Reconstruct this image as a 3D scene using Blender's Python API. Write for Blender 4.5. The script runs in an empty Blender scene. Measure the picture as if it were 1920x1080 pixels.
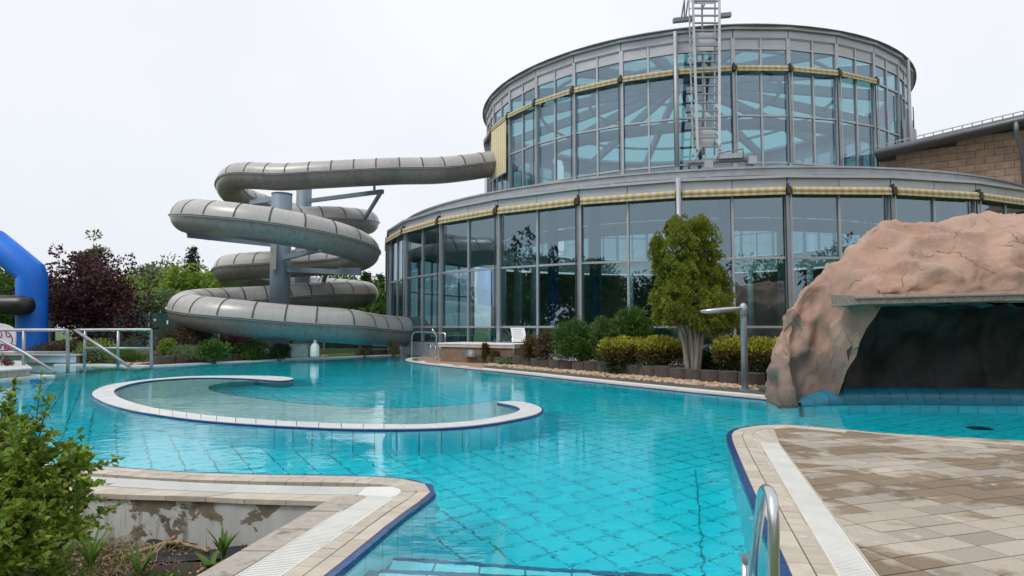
import bpy, bmesh, math, random
import numpy as np
from mathutils import Vector, Matrix, noise
from mathutils.geometry import tessellate_polygon
R = math.radians
PI = math.pi
scene = bpy.context.scene
col = scene.collection

# ------------------------------------------------------------------ camera
EYE = 1.2
FPX = 1212.0
PITCH = math.atan(73 / FPX)
cam_d = bpy.data.cameras.new('camera')
cam_d.sensor_width = 36.0
cam_d.lens = 36.0 * FPX / 1920.0
cam_d.clip_start = 0.05
cam_d.clip_end = 2000
cam = bpy.data.objects.new('camera', cam_d)
cam.location = (0, 0, EYE)
cam.rotation_euler = (PI / 2 + PITCH, 0, 0)
col.objects.link(cam)
scene.camera = cam

# ------------------------------------------------------------------ sky, sun, exposure
SUN_EL, SUN_AZ = 55.0, 235.0          # azimuth measured clockwise from +Y
w = bpy.data.worlds.new('World')
scene.world = w
w.use_nodes = True
nt = w.node_tree
nt.nodes.clear()
out = nt.nodes.new('ShaderNodeOutputWorld')
bg = nt.nodes.new('ShaderNodeBackground')
sky = nt.nodes.new('ShaderNodeTexSky')
sky.sky_type = 'NISHITA'
sky.sun_disc = False
sky.sun_elevation = R(SUN_EL)
sky.sun_rotation = R(SUN_AZ)
sky.air_density = 1.0
sky.dust_density = 4.0
sky.ozone_density = 1.0
tcw = nt.nodes.new('ShaderNodeTexCoord')
nzw = nt.nodes.new('ShaderNodeTexNoise')
nzw.inputs['Scale'].default_value = 1.6
nzw.inputs['Detail'].default_value = 4
nzw.inputs['Roughness'].default_value = 0.45
rmp = nt.nodes.new('ShaderNodeMapRange')
rmp.inputs[1].default_value = 0.3
rmp.inputs[2].default_value = 0.7
cl = nt.nodes.new('ShaderNodeMix')
cl.data_type = 'RGBA'
cl.inputs[6].default_value = (7.15, 7.5, 8.1, 1)
cl.inputs[7].default_value = (8.6, 8.75, 9.0, 1)
mx = nt.nodes.new('ShaderNodeMix')
mx.data_type = 'RGBA'
mx.inputs[0].default_value = 0.90       # thick overcast veil over the clear sky
nt.links.new(tcw.outputs['Generated'], nzw.inputs['Vector'])
nt.links.new(nzw.outputs[0], rmp.inputs[0])
nt.links.new(rmp.outputs[0], cl.inputs[0])
nt.links.new(sky.outputs[0], mx.inputs[6])
nt.links.new(cl.outputs[2], mx.inputs[7])
nt.links.new(mx.outputs[2], bg.inputs[0])
bg.inputs[1].default_value = 0.102
nt.links.new(bg.outputs[0], out.inputs[0])

sun_d = bpy.data.lights.new('sun', 'SUN')
sun_d.energy = 1.5
sun_d.angle = R(18)
sun_d.color = (1.0, 0.96, 0.9)
sun = bpy.data.objects.new('sun', sun_d)
sv = Vector((math.sin(R(SUN_AZ)) * math.cos(R(SUN_EL)), math.cos(R(SUN_AZ)) * math.cos(R(SUN_EL)), math.sin(R(SUN_EL))))
sun.rotation_euler = sv.to_track_quat('Z', 'Y').to_euler()
col.objects.link(sun)

scene.view_settings.view_transform = 'Standard'
scene.view_settings.look = 'None'
scene.view_settings.exposure = 0.24
scene.view_settings.gamma = 1.0
scene.cycles.use_denoising = True
scene.cycles.max_bounces = 12
scene.cycles.transparent_max_bounces = 24
scene.cycles.transmission_bounces = 10
scene.cycles.glossy_bounces = 5
scene.cycles.diffuse_bounces = 6
scene.cycles.sample_clamp_indirect = 6.0
scene.cycles.blur_glossy = 0.3

# ------------------------------------------------------------------ measuring helpers (photo pixel -> point of the place)
CA, SA = math.cos(PITCH), math.sin(PITCH)
def ray(px, py):
    a = (px - 960) / FPX
    b = (540 - py) / FPX
    return Vector((a, CA - SA * b, SA + CA * b))
def G(px, py, z=0.0):
    d = ray(px, py)
    k = (z - EYE) / d.z
    return Vector((d.x * k, d.y * k, z))
def at(px, py, Y):
    d = ray(px, py)
    k = Y / d.y
    return Vector((d.x * k, Y, EYE + d.z * k))

# ------------------------------------------------------------------ materials
MATS = {}
def nodes_of(name):
    m = bpy.data.materials.new(name)
    m.use_nodes = True
    t = m.node_tree
    b = t.nodes['Principled BSDF']
    MATS[name] = m
    return m, t, b
def N(t, kind, **kw):
    n = t.nodes.new(kind)
    for k, v in kw.items():
        setattr(n, k, v)
    return n
def rgb(c):
    return (c[0], c[1], c[2], 1)
def noise_node(t, scale, detail=5, rough=0.55, coord='pos', stretch=None, dist=0.0):
    if coord == 'pos':
        src = N(t, 'ShaderNodeNewGeometry').outputs['Position']
    else:
        src = N(t, 'ShaderNodeTexCoord').outputs['Object']
    if stretch:
        mp = N(t, 'ShaderNodeMapping')
        mp.inputs['Scale'].default_value = stretch
        t.links.new(src, mp.inputs[0])
        src = mp.outputs[0]
    n = N(t, 'ShaderNodeTexNoise')
    n.inputs['Scale'].default_value = scale
    n.inputs['Detail'].default_value = detail
    n.inputs['Roughness'].default_value = rough
    n.inputs['Distortion'].default_value = dist
    t.links.new(src, n.inputs['Vector'])
    return n.outputs[0]
def ramp(t, src, stops):
    r = N(t, 'ShaderNodeValToRGB')
    e = r.color_ramp.elements
    e[0].position, e[0].color = stops[0][0], rgb(stops[0][1]) if isinstance(stops[0][1], tuple) else (stops[0][1],) * 3 + (1,)
    e[1].position, e[1].color = stops[-1][0], rgb(stops[-1][1]) if isinstance(stops[-1][1], tuple) else (stops[-1][1],) * 3 + (1,)
    for p, c in stops[1:-1]:
        x = e.new(p)
        x.color = rgb(c) if isinstance(c, tuple) else (c, c, c, 1)
    t.links.new(src, r.inputs[0])
    return r.outputs[0]
def mixc(t, fac, a, b, mode='MIX'):
    m = N(t, 'ShaderNodeMix', data_type='RGBA', blend_type=mode)
    for i, v in ((0, fac), (6, a), (7, b)):
        if isinstance(v, (int, float)):
            m.inputs[i].default_value = v
        elif isinstance(v, tuple):
            m.inputs[i].default_value = rgb(v)
        else:
            t.links.new(v, m.inputs[i])
    return m.outputs[2]
def bump(t, b, src, strength=0.2, dist=0.02):
    n = N(t, 'ShaderNodeBump')
    n.inputs['Strength'].default_value = strength
    n.inputs['Distance'].default_value = dist
    t.links.new(src, n.inputs['Height'])
    t.links.new(n.outputs[0], b.inputs['Normal'])
def simple(name, c, rough=0.6, metal=0.0, var=0.12, scale=4.0, bmp=0.0, bscale=60.0, rnd=0.0, stretch=None, coord='pos', spec=None):
    """plain surface: base colour, soft mottling, per-piece variation, fine relief"""
    m, t, b = nodes_of(name)
    n = noise_node(t, scale, coord=coord, stretch=stretch)
    lo = tuple(x * (1 - var) for x in c)
    hi = tuple(min(1, x * (1 + var)) for x in c)
    o = ramp(t, n, [(0.3, lo), (0.7, hi)])
    if rnd:
        oi = N(t, 'ShaderNodeObjectInfo')
        o = mixc(t, 1.0, o, ramp(t, oi.outputs['Random'], [(0.0, 1 - rnd), (1.0, 1 + rnd * 0.4)]), 'MULTIPLY')
    t.links.new(o, b.inputs['Base Color'])
    b.inputs['Roughness'].default_value = rough
    b.inputs['Metallic'].default_value = metal
    if spec is not None:
        b.inputs['Specular IOR Level'].default_value = spec
    if bmp:
        bump(t, b, noise_node(t, bscale, detail=6, rough=0.65), bmp, 0.01)
    return m

def leaf_mat(name, c1, c2, c3=None, trans=0.25, scale=1.2):
    m, t, b = nodes_of(name)
    geo = N(t, 'ShaderNodeNewGeometry')
    o = ramp(t, geo.outputs['Random Per Island'], [(0.0, c1), (1.0, c2)] if c3 is None else [(0.0, c1), (0.55, c2), (1.0, c3)])
    n = noise_node(t, scale, detail=3)
    o = mixc(t, 1.0, o, ramp(t, n, [(0.3, 0.72), (0.7, 1.22)]), 'MULTIPLY')
    t.links.new(o, b.inputs['Base Color'])
    b.inputs['Roughness'].default_value = 0.55
    b.inputs['Specular IOR Level'].default_value = 0.3
    tr = N(t, 'ShaderNodeBsdfTranslucent')
    t.links.new(o, tr.inputs[0])
    ms = N(t, 'ShaderNodeMixShader')
    ms.inputs[0].default_value = trans
    t.links.new(b.outputs[0], ms.inputs[1])
    t.links.new(tr.outputs[0], ms.inputs[2])
    t.links.new(ms.outputs[0], t.nodes['Material Output'].inputs[0])
    return m

m_frame = simple('aluminium_frame', (0.40, 0.42, 0.44), 0.42, 0.55, 0.08, 2.0)
m_fascia = simple('fascia_metal', (0.44, 0.455, 0.48), 0.5, 0.35, 0.09, 0.9, rnd=0.06)
m_dark = simple('dark_metal', (0.045, 0.047, 0.05), 0.5, 0.3)
m_lad = simple('ladder_grey', (0.27, 0.285, 0.30), 0.5, 0.5, 0.12, 3.0)
m_rail = simple('galvanised_rail', (0.36, 0.38, 0.40), 0.45, 0.6, 0.12, 3.0)
m_steel = simple('stainless_steel', (0.62, 0.63, 0.64), 0.28, 0.95, 0.06, 6.0)
m_beam = simple('roof_beam_grey', (0.16, 0.19, 0.23), 0.5, 0.2)
m_column = simple('blue_grey_column', (0.18, 0.23, 0.285), 0.5, 0.1, 0.1, 1.2, stretch=(4, 4, 0.6))
m_white = simple('white_paint', (0.78, 0.78, 0.77), 0.5, 0, 0.06)
m_ceil = simple('ceiling_white', (0.62, 0.64, 0.63), 0.8)
m_infloor = simple('hall_floor', (0.22, 0.20, 0.17), 0.35)
m_inwall = simple('hall_wall', (0.34, 0.31, 0.24), 0.8, 0, 0.2, 0.6)
m_curtain = simple('blue_curtain', (0.10, 0.23, 0.38), 0.8, 0, 0.25, 1.0, stretch=(9, 9, 0.4))
m_conc = simple('concrete', (0.36, 0.35, 0.33), 0.9, 0, 0.2, 3.0, 0.3)
m_block = simple('tan_block', (0.40, 0.28, 0.20), 0.9, 0, 0.16, 5.0, 0.35, 80, rnd=0.16)
m_mortar = simple('mortar', (0.22, 0.17, 0.14), 0.95)
m_roof = simple('roof_grey', (0.20, 0.205, 0.21), 0.7)
m_gutter = simple('grey_gutter', (0.17, 0.18, 0.20), 0.45, 0.3)
m_tile_w = simple('pale_tile', (0.66, 0.66, 0.65), 0.4, 0, 0.05, 3.0, rnd=0.07)
m_cobalt = simple('cobalt_tile', (0.010, 0.055, 0.19), 0.25, 0, 0.2, 12.0, rnd=0.25)
m_grate = simple('white_plastic_grate', (0.74, 0.735, 0.70), 0.5, 0, 0.06, 5.0, rnd=0.05)
m_channel = simple('channel_dark', (0.06, 0.06, 0.055), 0.9)
m_grout = simple('grout_dark', (0.13, 0.11, 0.09), 0.95, 0, 0.3, 14.0, 0.3)
m_poolgrout = simple('pool_grout', (0.14, 0.30, 0.34), 0.8)
m_soil = simple('soil', (0.045, 0.033, 0.024), 0.95, 0, 0.5, 6.0, 0.8, 35)
m_palis = simple('palisade_concrete', (0.085, 0.068, 0.062), 0.9, 0, 0.22, 7.0, 0.5, 50, rnd=0.18)
m_bark = simple('bark', (0.10, 0.075, 0.055), 0.9, 0, 0.35, 8.0, 0.6, 30, stretch=(6, 6, 1))
m_bark_l = simple('pale_bark', (0.30, 0.26, 0.22), 0.9, 0, 0.3, 9.0, 0.5, 40, stretch=(5, 5, 1))
m_stick = simple('dead_stick', (0.33, 0.23, 0.13), 0.9, 0, 0.35, 14.0, 0.4, 60)
m_deckwood = simple('brown_terrace', (0.33, 0.22, 0.15), 0.75, 0, 0.12, 5.0, 0.2, 50, rnd=0.12)
m_darkpave = simple('dark_paving', (0.09, 0.088, 0.09), 0.85, 0, 0.25, 6.0, 0.3, 60, rnd=0.15)
m_lightstone = simple('edge_stone', (0.50, 0.46, 0.40), 0.8, 0, 0.14, 6.0, 0.2, 60, rnd=0.08)
m_blue = simple('blue_vinyl', (0.002, 0.16, 0.72), 0.5, 0, 0.12, 1.5)
m_black = simple('black_vinyl', (0.014, 0.015, 0.017), 0.4)
m_purple = simple('purple_print', (0.30, 0.05, 0.20), 0.6)
m_fence = simple('green_mesh_screen', (0.016, 0.062, 0.052), 0.85, 0, 0.2, 1.5)
m_black_liner = simple('pond_liner', (0.02, 0.021, 0.026), 0.3, 0, 0.3, 9.0, 0.5, 18)
m_ltblue = simple('light_blue_tile', (0.36, 0.56, 0.68), 0.35, 0, 0.06, 3.0, rnd=0.1)
m_beigetile = simple('beige_facing_tile', (0.47, 0.45, 0.40), 0.5, 0, 0.08, 3.0, rnd=0.1)

# beige coping tile with chalky wear
m_cope, t, b = nodes_of('coping_tile')
o = ramp(t, noise_node(t, 9, coord='pos'), [(0.3, (0.47, 0.41, 0.33)), (0.7, (0.56, 0.50, 0.42))])
oi = N(t, 'ShaderNodeObjectInfo')
o = mixc(t, 1.0, o, ramp(t, oi.outputs['Random'], [(0, 0.86), (1, 1.06)]), 'MULTIPLY')
o = mixc(t, ramp(t, noise_node(t, 5.5, detail=9, rough=0.7), [(0.58, 0.0), (0.68, 0.55)]), o, (0.70, 0.67, 0.62))
o = mixc(t, ramp(t, noise_node(t, 2.3, detail=8, rough=0.7), [(0.56, 0.0), (0.75, 0.5)]), o, (0.30, 0.25, 0.18))
t.links.new(o, b.inputs['Base Color'])
b.inputs['Roughness'].default_value = 0.6
bump(t, b, noise_node(t, 90), 0.12, 0.005)

# grey slab on the raised wall, blotched dark
m_slab, t, b = nodes_of('grey_slab')
o = ramp(t, noise_node(t, 14, detail=8, rough=0.7), [(0.3, (0.33, 0.29, 0.25)), (0.7, (0.47, 0.42, 0.36))])
o = mixc(t, ramp(t, noise_node(t, 4.0, detail=9, rough=0.72), [(0.57, 0.0), (0.66, 0.8)]), o, (0.14, 0.13, 0.12))
t.links.new(o, b.inputs['Base Color'])
b.inputs['Roughness'].default_value = 0.85
bump(t, b, noise_node(t, 70, detail=6), 0.35, 0.006)

# terrace paver: dry pale concrete with brown wet patches
m_paver, t, b = nodes_of('terrace_paver')
o = ramp(t, noise_node(t, 55, detail=6, rough=0.7), [(0.3, (0.36, 0.31, 0.25)), (0.7, (0.46, 0.405, 0.34))])
oi0 = N(t, 'ShaderNodeObjectInfo')
gi = N(t, 'ShaderNodeNewGeometry')
sm = N(t, 'ShaderNodeMath', operation='ADD')
t.links.new(oi0.outputs['Random'], sm.inputs[0])
t.links.new(gi.outputs['Random Per Island'], sm.inputs[1])
oi = N(t, 'ShaderNodeMath', operation='FRACT')
t.links.new(sm.outputs[0], oi.inputs[0])
o = mixc(t, 1.0, o, ramp(t, oi.outputs[0], [(0, 0.70), (0.4, 0.95), (0.8, 1.05), (1, 1.2)]), 'MULTIPLY')
w1 = noise_node(t, 0.95, detail=7, rough=0.62, dist=0.4)
w2 = N(t, 'ShaderNodeMath', operation='ADD')
t.links.new(w1, w2.inputs[0])
w3 = N(t, 'ShaderNodeMath', operation='MULTIPLY_ADD')
t.links.new(oi.outputs[0], w3.inputs[0])
w3.inputs[1].default_value = 0.16
w3.inputs[2].default_value = -0.08
t.links.new(w3.outputs[0], w2.inputs[1])
wet = ramp(t, w2.outputs[0], [(0.475, 0.0), (0.535, 1.0)])
o = mixc(t, wet, o, mixc(t, 1.0, o, (0.50, 0.43, 0.34), 'MULTIPLY'))
chalk = ramp(t, noise_node(t, 3.3, detail=9, rough=0.72), [(0.60, 0.0), (0.68, 0.6)])
o = mixc(t, chalk, o, (0.62, 0.60, 0.57))
spots = ramp(t, noise_node(t, 8.0, detail=6, rough=0.6), [(0.66, 0.0), (0.72, 0.6)])
o = mixc(t, spots, o, (0.16, 0.13, 0.10))
t.links.new(o, b.inputs['Base Color'])
b.inputs['Roughness'].default_value = 0.75
bump(t, b, noise_node(t, 120, detail=5), 0.25, 0.004)

# peeling painted concrete
m_peel, t, b = nodes_of('peeling_painted_concrete')
paint = ramp(t, noise_node(t, 3.0, stretch=(2.2, 2.2, 0.5)), [(0.3, (0.45, 0.46, 0.45)), (0.7, (0.60, 0.61, 0.60))])
streak = ramp(t, noise_node(t, 5.0, detail=6, stretch=(2.6, 2.6, 0.30)), [(0.53, 0.0), (0.68, 0.75)])
paint = mixc(t, streak, paint, (0.20, 0.18, 0.14))
bare = ramp(t, noise_node(t, 12, detail=8), [(0.3, (0.12, 0.095, 0.07)), (0.7, (0.24, 0.20, 0.15))])
pm = ramp(t, noise_node(t, 2.6, detail=9, rough=0.62, dist=0.3, stretch=(1, 1, 1.3)), [(0.53, 0.0), (0.545, 1.0)])
o = mixc(t, pm, paint, bare)
t.links.new(o, b.inputs['Base Color'])
b.inputs['Roughness'].default_value = 0.85
bump(t, b, pm, -0.5, 0.006)

# pool tile (pale, the colour of the water comes from the water)
m_pooltile = simple('pool_tile', (0.76, 0.91, 0.96), 0.4, 0, 0.04, 2.0, rnd=0.06)
m_pooltile_s = simple('shallow_tile', (0.56, 0.66, 0.66), 0.4, 0, 0.10, 5.0, rnd=0.06)
m_nosing = simple('step_nosing', (0.06, 0.16, 0.30), 0.4)

# water body
m_water, t, b = nodes_of('pool_water')
t.nodes.remove(b)
outn = t.nodes['Material Output']
gl = N(t, 'ShaderNodeBsdfGlass')
gl.inputs['IOR'].default_value = 1.33
gl.inputs['Roughness'].default_value = 0.0
gl.inputs['Color'].default_value = (1, 1, 1, 1)
n1 = noise_node(t, 5.0, detail=3, rough=0.5, stretch=(1.0, 1.6, 1))
n2 = noise_node(t, 1.1, detail=2, rough=0.5)
n3 = noise_node(t, 0.32, detail=2, rough=0.5)
amp = ramp(t, n3, [(0.38, 0.18), (0.62, 1.0)])
mu = N(t, 'ShaderNodeMath', operation='MULTIPLY')
t.links.new(n1, mu.inputs[0])
t.links.new(amp, mu.inputs[1])
ad = N(t, 'ShaderNodeMath', operation='MULTIPLY_ADD')
t.links.new(n2, ad.inputs[0])
ad.inputs[1].default_value = 1.2
t.links.new(mu.outputs[0], ad.inputs[2])
bp = N(t, 'ShaderNodeBump')
bp.inputs['Strength'].default_value = 1.0
bp.inputs['Distance'].default_value = 0.006
t.links.new(ad.outputs[0], bp.inputs['Height'])
t.links.new(bp.outputs[0], gl.inputs['Normal'])
t.links.new(gl.outputs[0], outn.inputs['Surface'])
va = N(t, 'ShaderNodeVolumeAbsorption')
va.inputs['Color'].default_value = (0.03, 0.968, 0.990, 1)
va.inputs['Density'].default_value = 1.3
t.links.new(va.outputs[0], outn.inputs['Volume'])

# window glass: mirror-coated teal
def glass(name, tint, refl):
    m, t, b = nodes_of(name)
    t.nodes.remove(b)
    lw = N(t, 'ShaderNodeLayerWeight')
    lw.inputs[0].default_value = 0.5
    pw_ = N(t, 'ShaderNodeMath', operation='POWER')
    t.links.new(lw.outputs['Facing'], pw_.inputs[0])
    pw_.inputs[1].default_value = 5.0
    ml = N(t, 'ShaderNodeMath', operation='MULTIPLY_ADD')
    t.links.new(pw_.outputs[0], ml.inputs[0])
    ml.inputs[1].default_value = 1.0 - refl
    ml.inputs[2].default_value = refl
    g = N(t, 'ShaderNodeBsdfGlossy')
    g.inputs['Roughness'].default_value = 0.0
    g.inputs['Color'].default_value = (0.78, 0.89, 1.0, 1)
    bn = N(t, 'ShaderNodeBump')
    bn.inputs['Strength'].default_value = 0.06
    bn.inputs['Distance'].default_value = 0.05
    t.links.new(noise_node(t, 0.9, detail=1), bn.inputs['Height'])
    t.links.new(bn.outputs[0], g.inputs['Normal'])
    tr = N(t, 'ShaderNodeBsdfTransparent')
    tr.inputs[0].default_value = rgb(tint)
    ms = N(t, 'ShaderNodeMixShader')
    t.links.new(ml.outputs[0], ms.inputs[0])
    t.links.new(tr.outputs[0], ms.inputs[1])
    t.links.new(g.outputs[0], ms.inputs[2])
    t.links.new(ms.outputs[0], t.nodes['Material Output'].inputs[0])
    return m
m_glass = glass('teal_window_glass', (0.60, 0.73, 0.755), 0.165)
m_roofglass = glass('roof_glass', (0.45, 0.76, 0.76), 0.06)

# fibreglass slide: satin grey, drip streaks below the seams
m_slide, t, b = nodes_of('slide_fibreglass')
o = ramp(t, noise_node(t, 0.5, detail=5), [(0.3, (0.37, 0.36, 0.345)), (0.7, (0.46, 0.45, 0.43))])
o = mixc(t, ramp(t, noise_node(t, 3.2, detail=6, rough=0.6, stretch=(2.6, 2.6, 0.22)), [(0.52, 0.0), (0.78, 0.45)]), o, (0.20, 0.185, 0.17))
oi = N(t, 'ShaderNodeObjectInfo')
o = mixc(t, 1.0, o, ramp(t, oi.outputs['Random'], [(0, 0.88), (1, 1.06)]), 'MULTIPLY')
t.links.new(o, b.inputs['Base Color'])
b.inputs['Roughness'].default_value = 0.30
m_slide_b, t, b = nodes_of('slide_fibreglass_shaded')  # underside copy of the shell: shade put into the darker grey, plus stain streaks
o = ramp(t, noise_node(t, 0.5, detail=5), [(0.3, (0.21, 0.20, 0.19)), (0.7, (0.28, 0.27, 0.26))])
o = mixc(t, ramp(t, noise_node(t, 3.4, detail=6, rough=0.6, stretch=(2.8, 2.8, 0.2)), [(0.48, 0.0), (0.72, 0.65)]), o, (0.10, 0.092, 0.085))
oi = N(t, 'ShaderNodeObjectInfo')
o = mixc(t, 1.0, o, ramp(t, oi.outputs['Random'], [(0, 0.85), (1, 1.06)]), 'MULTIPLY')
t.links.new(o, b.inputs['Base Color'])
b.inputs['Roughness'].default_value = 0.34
m_seam = simple('slide_seam', (0.07, 0.062, 0.055), 0.7)

# awning cloth: yellow and white bands along the roll (object X)
m_awn, t, b = nodes_of('striped_awning')
tc = N(t, 'ShaderNodeTexCoord')
sp = N(t, 'ShaderNodeSeparateXYZ')
t.links.new(tc.outputs['Object'], sp.inputs[0])
mm = N(t, 'ShaderNodeMath', operation='PINGPONG')
t.links.new(sp.outputs[0], mm.inputs[0])
mm.inputs[1].default_value = 0.125
st = ramp(t, mm.outputs[0], [(0.058, (0.50, 0.38, 0.15)), (0.066, (0.53, 0.48, 0.37))])
o = mixc(t, ramp(t, noise_node(t, 6, detail=5), [(0.4, 0.0), (0.75, 0.35)]), st, (0.25, 0.2, 0.12))
t.links.new(o, b.inputs['Base Color'])
b.inputs['Roughness'].default_value = 0.85
m_awn2, t, b = nodes_of('cream_awning_sheet')
tc = N(t, 'ShaderNodeTexCoord')
sp = N(t, 'ShaderNodeSeparateXYZ')
t.links.new(tc.outputs['Object'], sp.inputs[0])
mm = N(t, 'ShaderNodeMath', operation='PINGPONG')
t.links.new(sp.outputs[0], mm.inputs[0])
mm.inputs[1].default_value = 0.14
st = ramp(t, mm.outputs[0], [(0.06, (0.62, 0.50, 0.24)), (0.07, (0.66, 0.61, 0.45))])
t.links.new(st, b.inputs['Base Color'])
b.inputs['Roughness'].default_value = 0.85

# rock
m_rock, t, b = nodes_of('pink_gunite_rock')
o = ramp(t, noise_node(t, 1.1, detail=9, rough=0.55), [(0.25, (0.34, 0.205, 0.15)), (0.5, (0.45, 0.29, 0.22)), (0.75, (0.53, 0.37, 0.29))])
o = mixc(t, ramp(t, noise_node(t, 0.6, detail=7, rough=0.65), [(0.54, 0.0), (0.70, 0.45)]), o, (0.33, 0.25, 0.21))
o = mixc(t, ramp(t, noise_node(t, 20, detail=8, rough=0.7), [(0.58, 0.0), (0.72, 0.4)]), o, (0.26, 0.17, 0.13))
vor = N(t, 'ShaderNodeTexVoronoi', feature='DISTANCE_TO_EDGE')
vor.inputs['Scale'].default_value = 0.95
gp_ = N(t, 'ShaderNodeNewGeometry')
wn_n = N(t, 'ShaderNodeTexNoise')
wn_n.inputs['Scale'].default_value = 2.2
wn_n.inputs['Detail'].default_value = 6
t.links.new(gp_.outputs['Position'], wn_n.inputs['Vector'])
va_ = N(t, 'ShaderNodeVectorMath', operation='MULTIPLY_ADD')
t.links.new(wn_n.outputs[1], va_.inputs[0])
va_.inputs[1].default_value = (0.9, 0.9, 0.9)
t.links.new(gp_.outputs['Position'], va_.inputs[2])
t.links.new(va_.outputs[0], vor.inputs['Vector'])
crack = ramp(t, vor.outputs['Distance'], [(0.0, 1.0), (0.014, 0.0)])
brk = ramp(t, noise_node(t, 1.7, detail=3), [(0.48, 0.0), (0.56, 0.8)])
ck = N(t, 'ShaderNodeMath', operation='MULTIPLY')
t.links.new(crack, ck.inputs[0])
t.links.new(brk, ck.inputs[1])
o = mixc(t, ck.outputs[0], o, (0.12, 0.08, 0.06))
# dark algae line where the rock meets the water
sz_ = N(t, 'ShaderNodeSeparateXYZ')
t.links.new(gp_.outputs['Position'], sz_.inputs[0])
al = N(t, 'ShaderNodeMath', operation='MULTIPLY_ADD')
t.links.new(noise_node(t, 5.0, detail=6), al.inputs[0])
al.inputs[1].default_value = -0.28
t.links.new(sz_.outputs[2], al.inputs[2])
mr = N(t, 'ShaderNodeMapRange')
mr.inputs[1].default_value = -0.10
mr.inputs[2].default_value = 0.06
mr.inputs[3].default_value = 0.8
mr.inputs[4].default_value = 0.0
t.links.new(al.outputs[0], mr.inputs[0])
low_mix = N(t, 'ShaderNodeMath', operation='MULTIPLY_ADD')  # second blend: blotchy grey-brown, stronger low on the rock
t.links.new(noise_node(t, 1.3, detail=8, rough=0.6), low_mix.inputs[0])
low_mix.inputs[1].default_value = -2.6
t.links.new(sz_.outputs[2], low_mix.inputs[2])
mr2 = N(t, 'ShaderNodeMapRange')
mr2.inputs[1].default_value = -0.75
mr2.inputs[2].default_value = -0.30
mr2.inputs[3].default_value = 0.75
mr2.inputs[4].default_value = 0.0
t.links.new(low_mix.outputs[0], mr2.inputs[0])
o = mixc(t, mr2.outputs[0], o, (0.19, 0.15, 0.13))
o = mixc(t, mr.outputs[0], o, (0.12, 0.10, 0.08))
t.links.new(o, b.inputs['Base Color'])
b.inputs['Roughness'].default_value = 0.9
hb = N(t, 'ShaderNodeMath', operation='MULTIPLY_ADD')
t.links.new(ck.outputs[0], hb.inputs[0])
hb.inputs[1].default_value = -0.5
t.links.new(noise_node(t, 16, detail=12, rough=0.75), hb.inputs[2])
bump(t, b, hb.outputs[0], 0.75, 0.05)
m_cave, t, b = nodes_of('shaded_wet_cave_lining')  # cave lining: the shade inside the cave is put into its dark colour
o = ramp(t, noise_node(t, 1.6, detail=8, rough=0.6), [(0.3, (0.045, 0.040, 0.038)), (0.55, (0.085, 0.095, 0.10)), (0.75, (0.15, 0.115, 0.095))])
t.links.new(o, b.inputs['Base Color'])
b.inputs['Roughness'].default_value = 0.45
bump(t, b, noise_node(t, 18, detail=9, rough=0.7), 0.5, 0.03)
m_lip = simple('rough_lip_concrete', (0.25, 0.20, 0.165), 0.9, 0, 0.45, 30.0, 0.8, 40)
m_gravel, t, b = nodes_of('pebbles')
geo = N(t, 'ShaderNodeNewGeometry')
o = ramp(t, geo.outputs['Random Per Island'], [(0.0, (0.24, 0.16, 0.09)), (0.4, (0.46, 0.33, 0.20)), (0.75, (0.56, 0.44, 0.30)), (1.0, (0.34, 0.29, 0.24))])
t.links.new(o, b.inputs['Base Color'])
b.inputs['Roughness'].default_value = 0.85
m_lawn, t, b = nodes_of('lawn')
o = ramp(t, noise_node(t, 0.6, detail=8, rough=0.6), [(0.3, (0.045, 0.085, 0.018)), (0.7, (0.105, 0.155, 0.035))])
t.links.new(o, b.inputs['Base Color'])
b.inputs['Roughness'].default_value = 0.95
bump(t, b, noise_node(t, 40, detail=5), 0.6, 0.03)

L_green = leaf_mat('leaf_mid_green', (0.045, 0.105, 0.018), (0.12, 0.22, 0.04))
L_bright = leaf_mat('leaf_bright_green', (0.13, 0.23, 0.025), (0.29, 0.40, 0.06), trans=0.35)
L_dark = leaf_mat('leaf_dark_green', (0.014, 0.040, 0.014), (0.040, 0.085, 0.026))
L_silver = leaf_mat('leaf_silver_green', (0.11, 0.17, 0.07), (0.23, 0.30, 0.15))
L_purple = leaf_mat('leaf_purple', (0.035, 0.011, 0.018), (0.10, 0.032, 0.046), (0.15, 0.07, 0.07), trans=0.2)
L_hedge = leaf_mat('leaf_hedge', (0.09, 0.19, 0.018), (0.22, 0.35, 0.038), (0.42, 0.47, 0.08), trans=0.3, scale=3.5)
L_cyp = leaf_mat('leaf_cypress', (0.08, 0.145, 0.016), (0.21, 0.265, 0.028), (0.46, 0.40, 0.07), trans=0.2, scale=4.0)
L_juniper = leaf_mat('leaf_golden_juniper', (0.22, 0.27, 0.02), (0.46, 0.44, 0.05), trans=0.2, scale=3.0)
L_brown = leaf_mat('leaf_bronze', (0.09, 0.045, 0.02), (0.17, 0.11, 0.04), (0.08, 0.11, 0.03))
L_red = leaf_mat('leaf_red', (0.07, 0.012, 0.018), (0.17, 0.04, 0.04))
L_heather = leaf_mat('leaf_heather', (0.10, 0.045, 0.05), (0.075, 0.095, 0.03), (0.19, 0.09, 0.09))
L_grass = leaf_mat('leaf_grass', (0.07, 0.16, 0.02), (0.16, 0.27, 0.05), trans=0.35)
L_straw = leaf_mat('dry_straw', (0.24, 0.16, 0.08), (0.42, 0.31, 0.18), trans=0.1)

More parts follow.
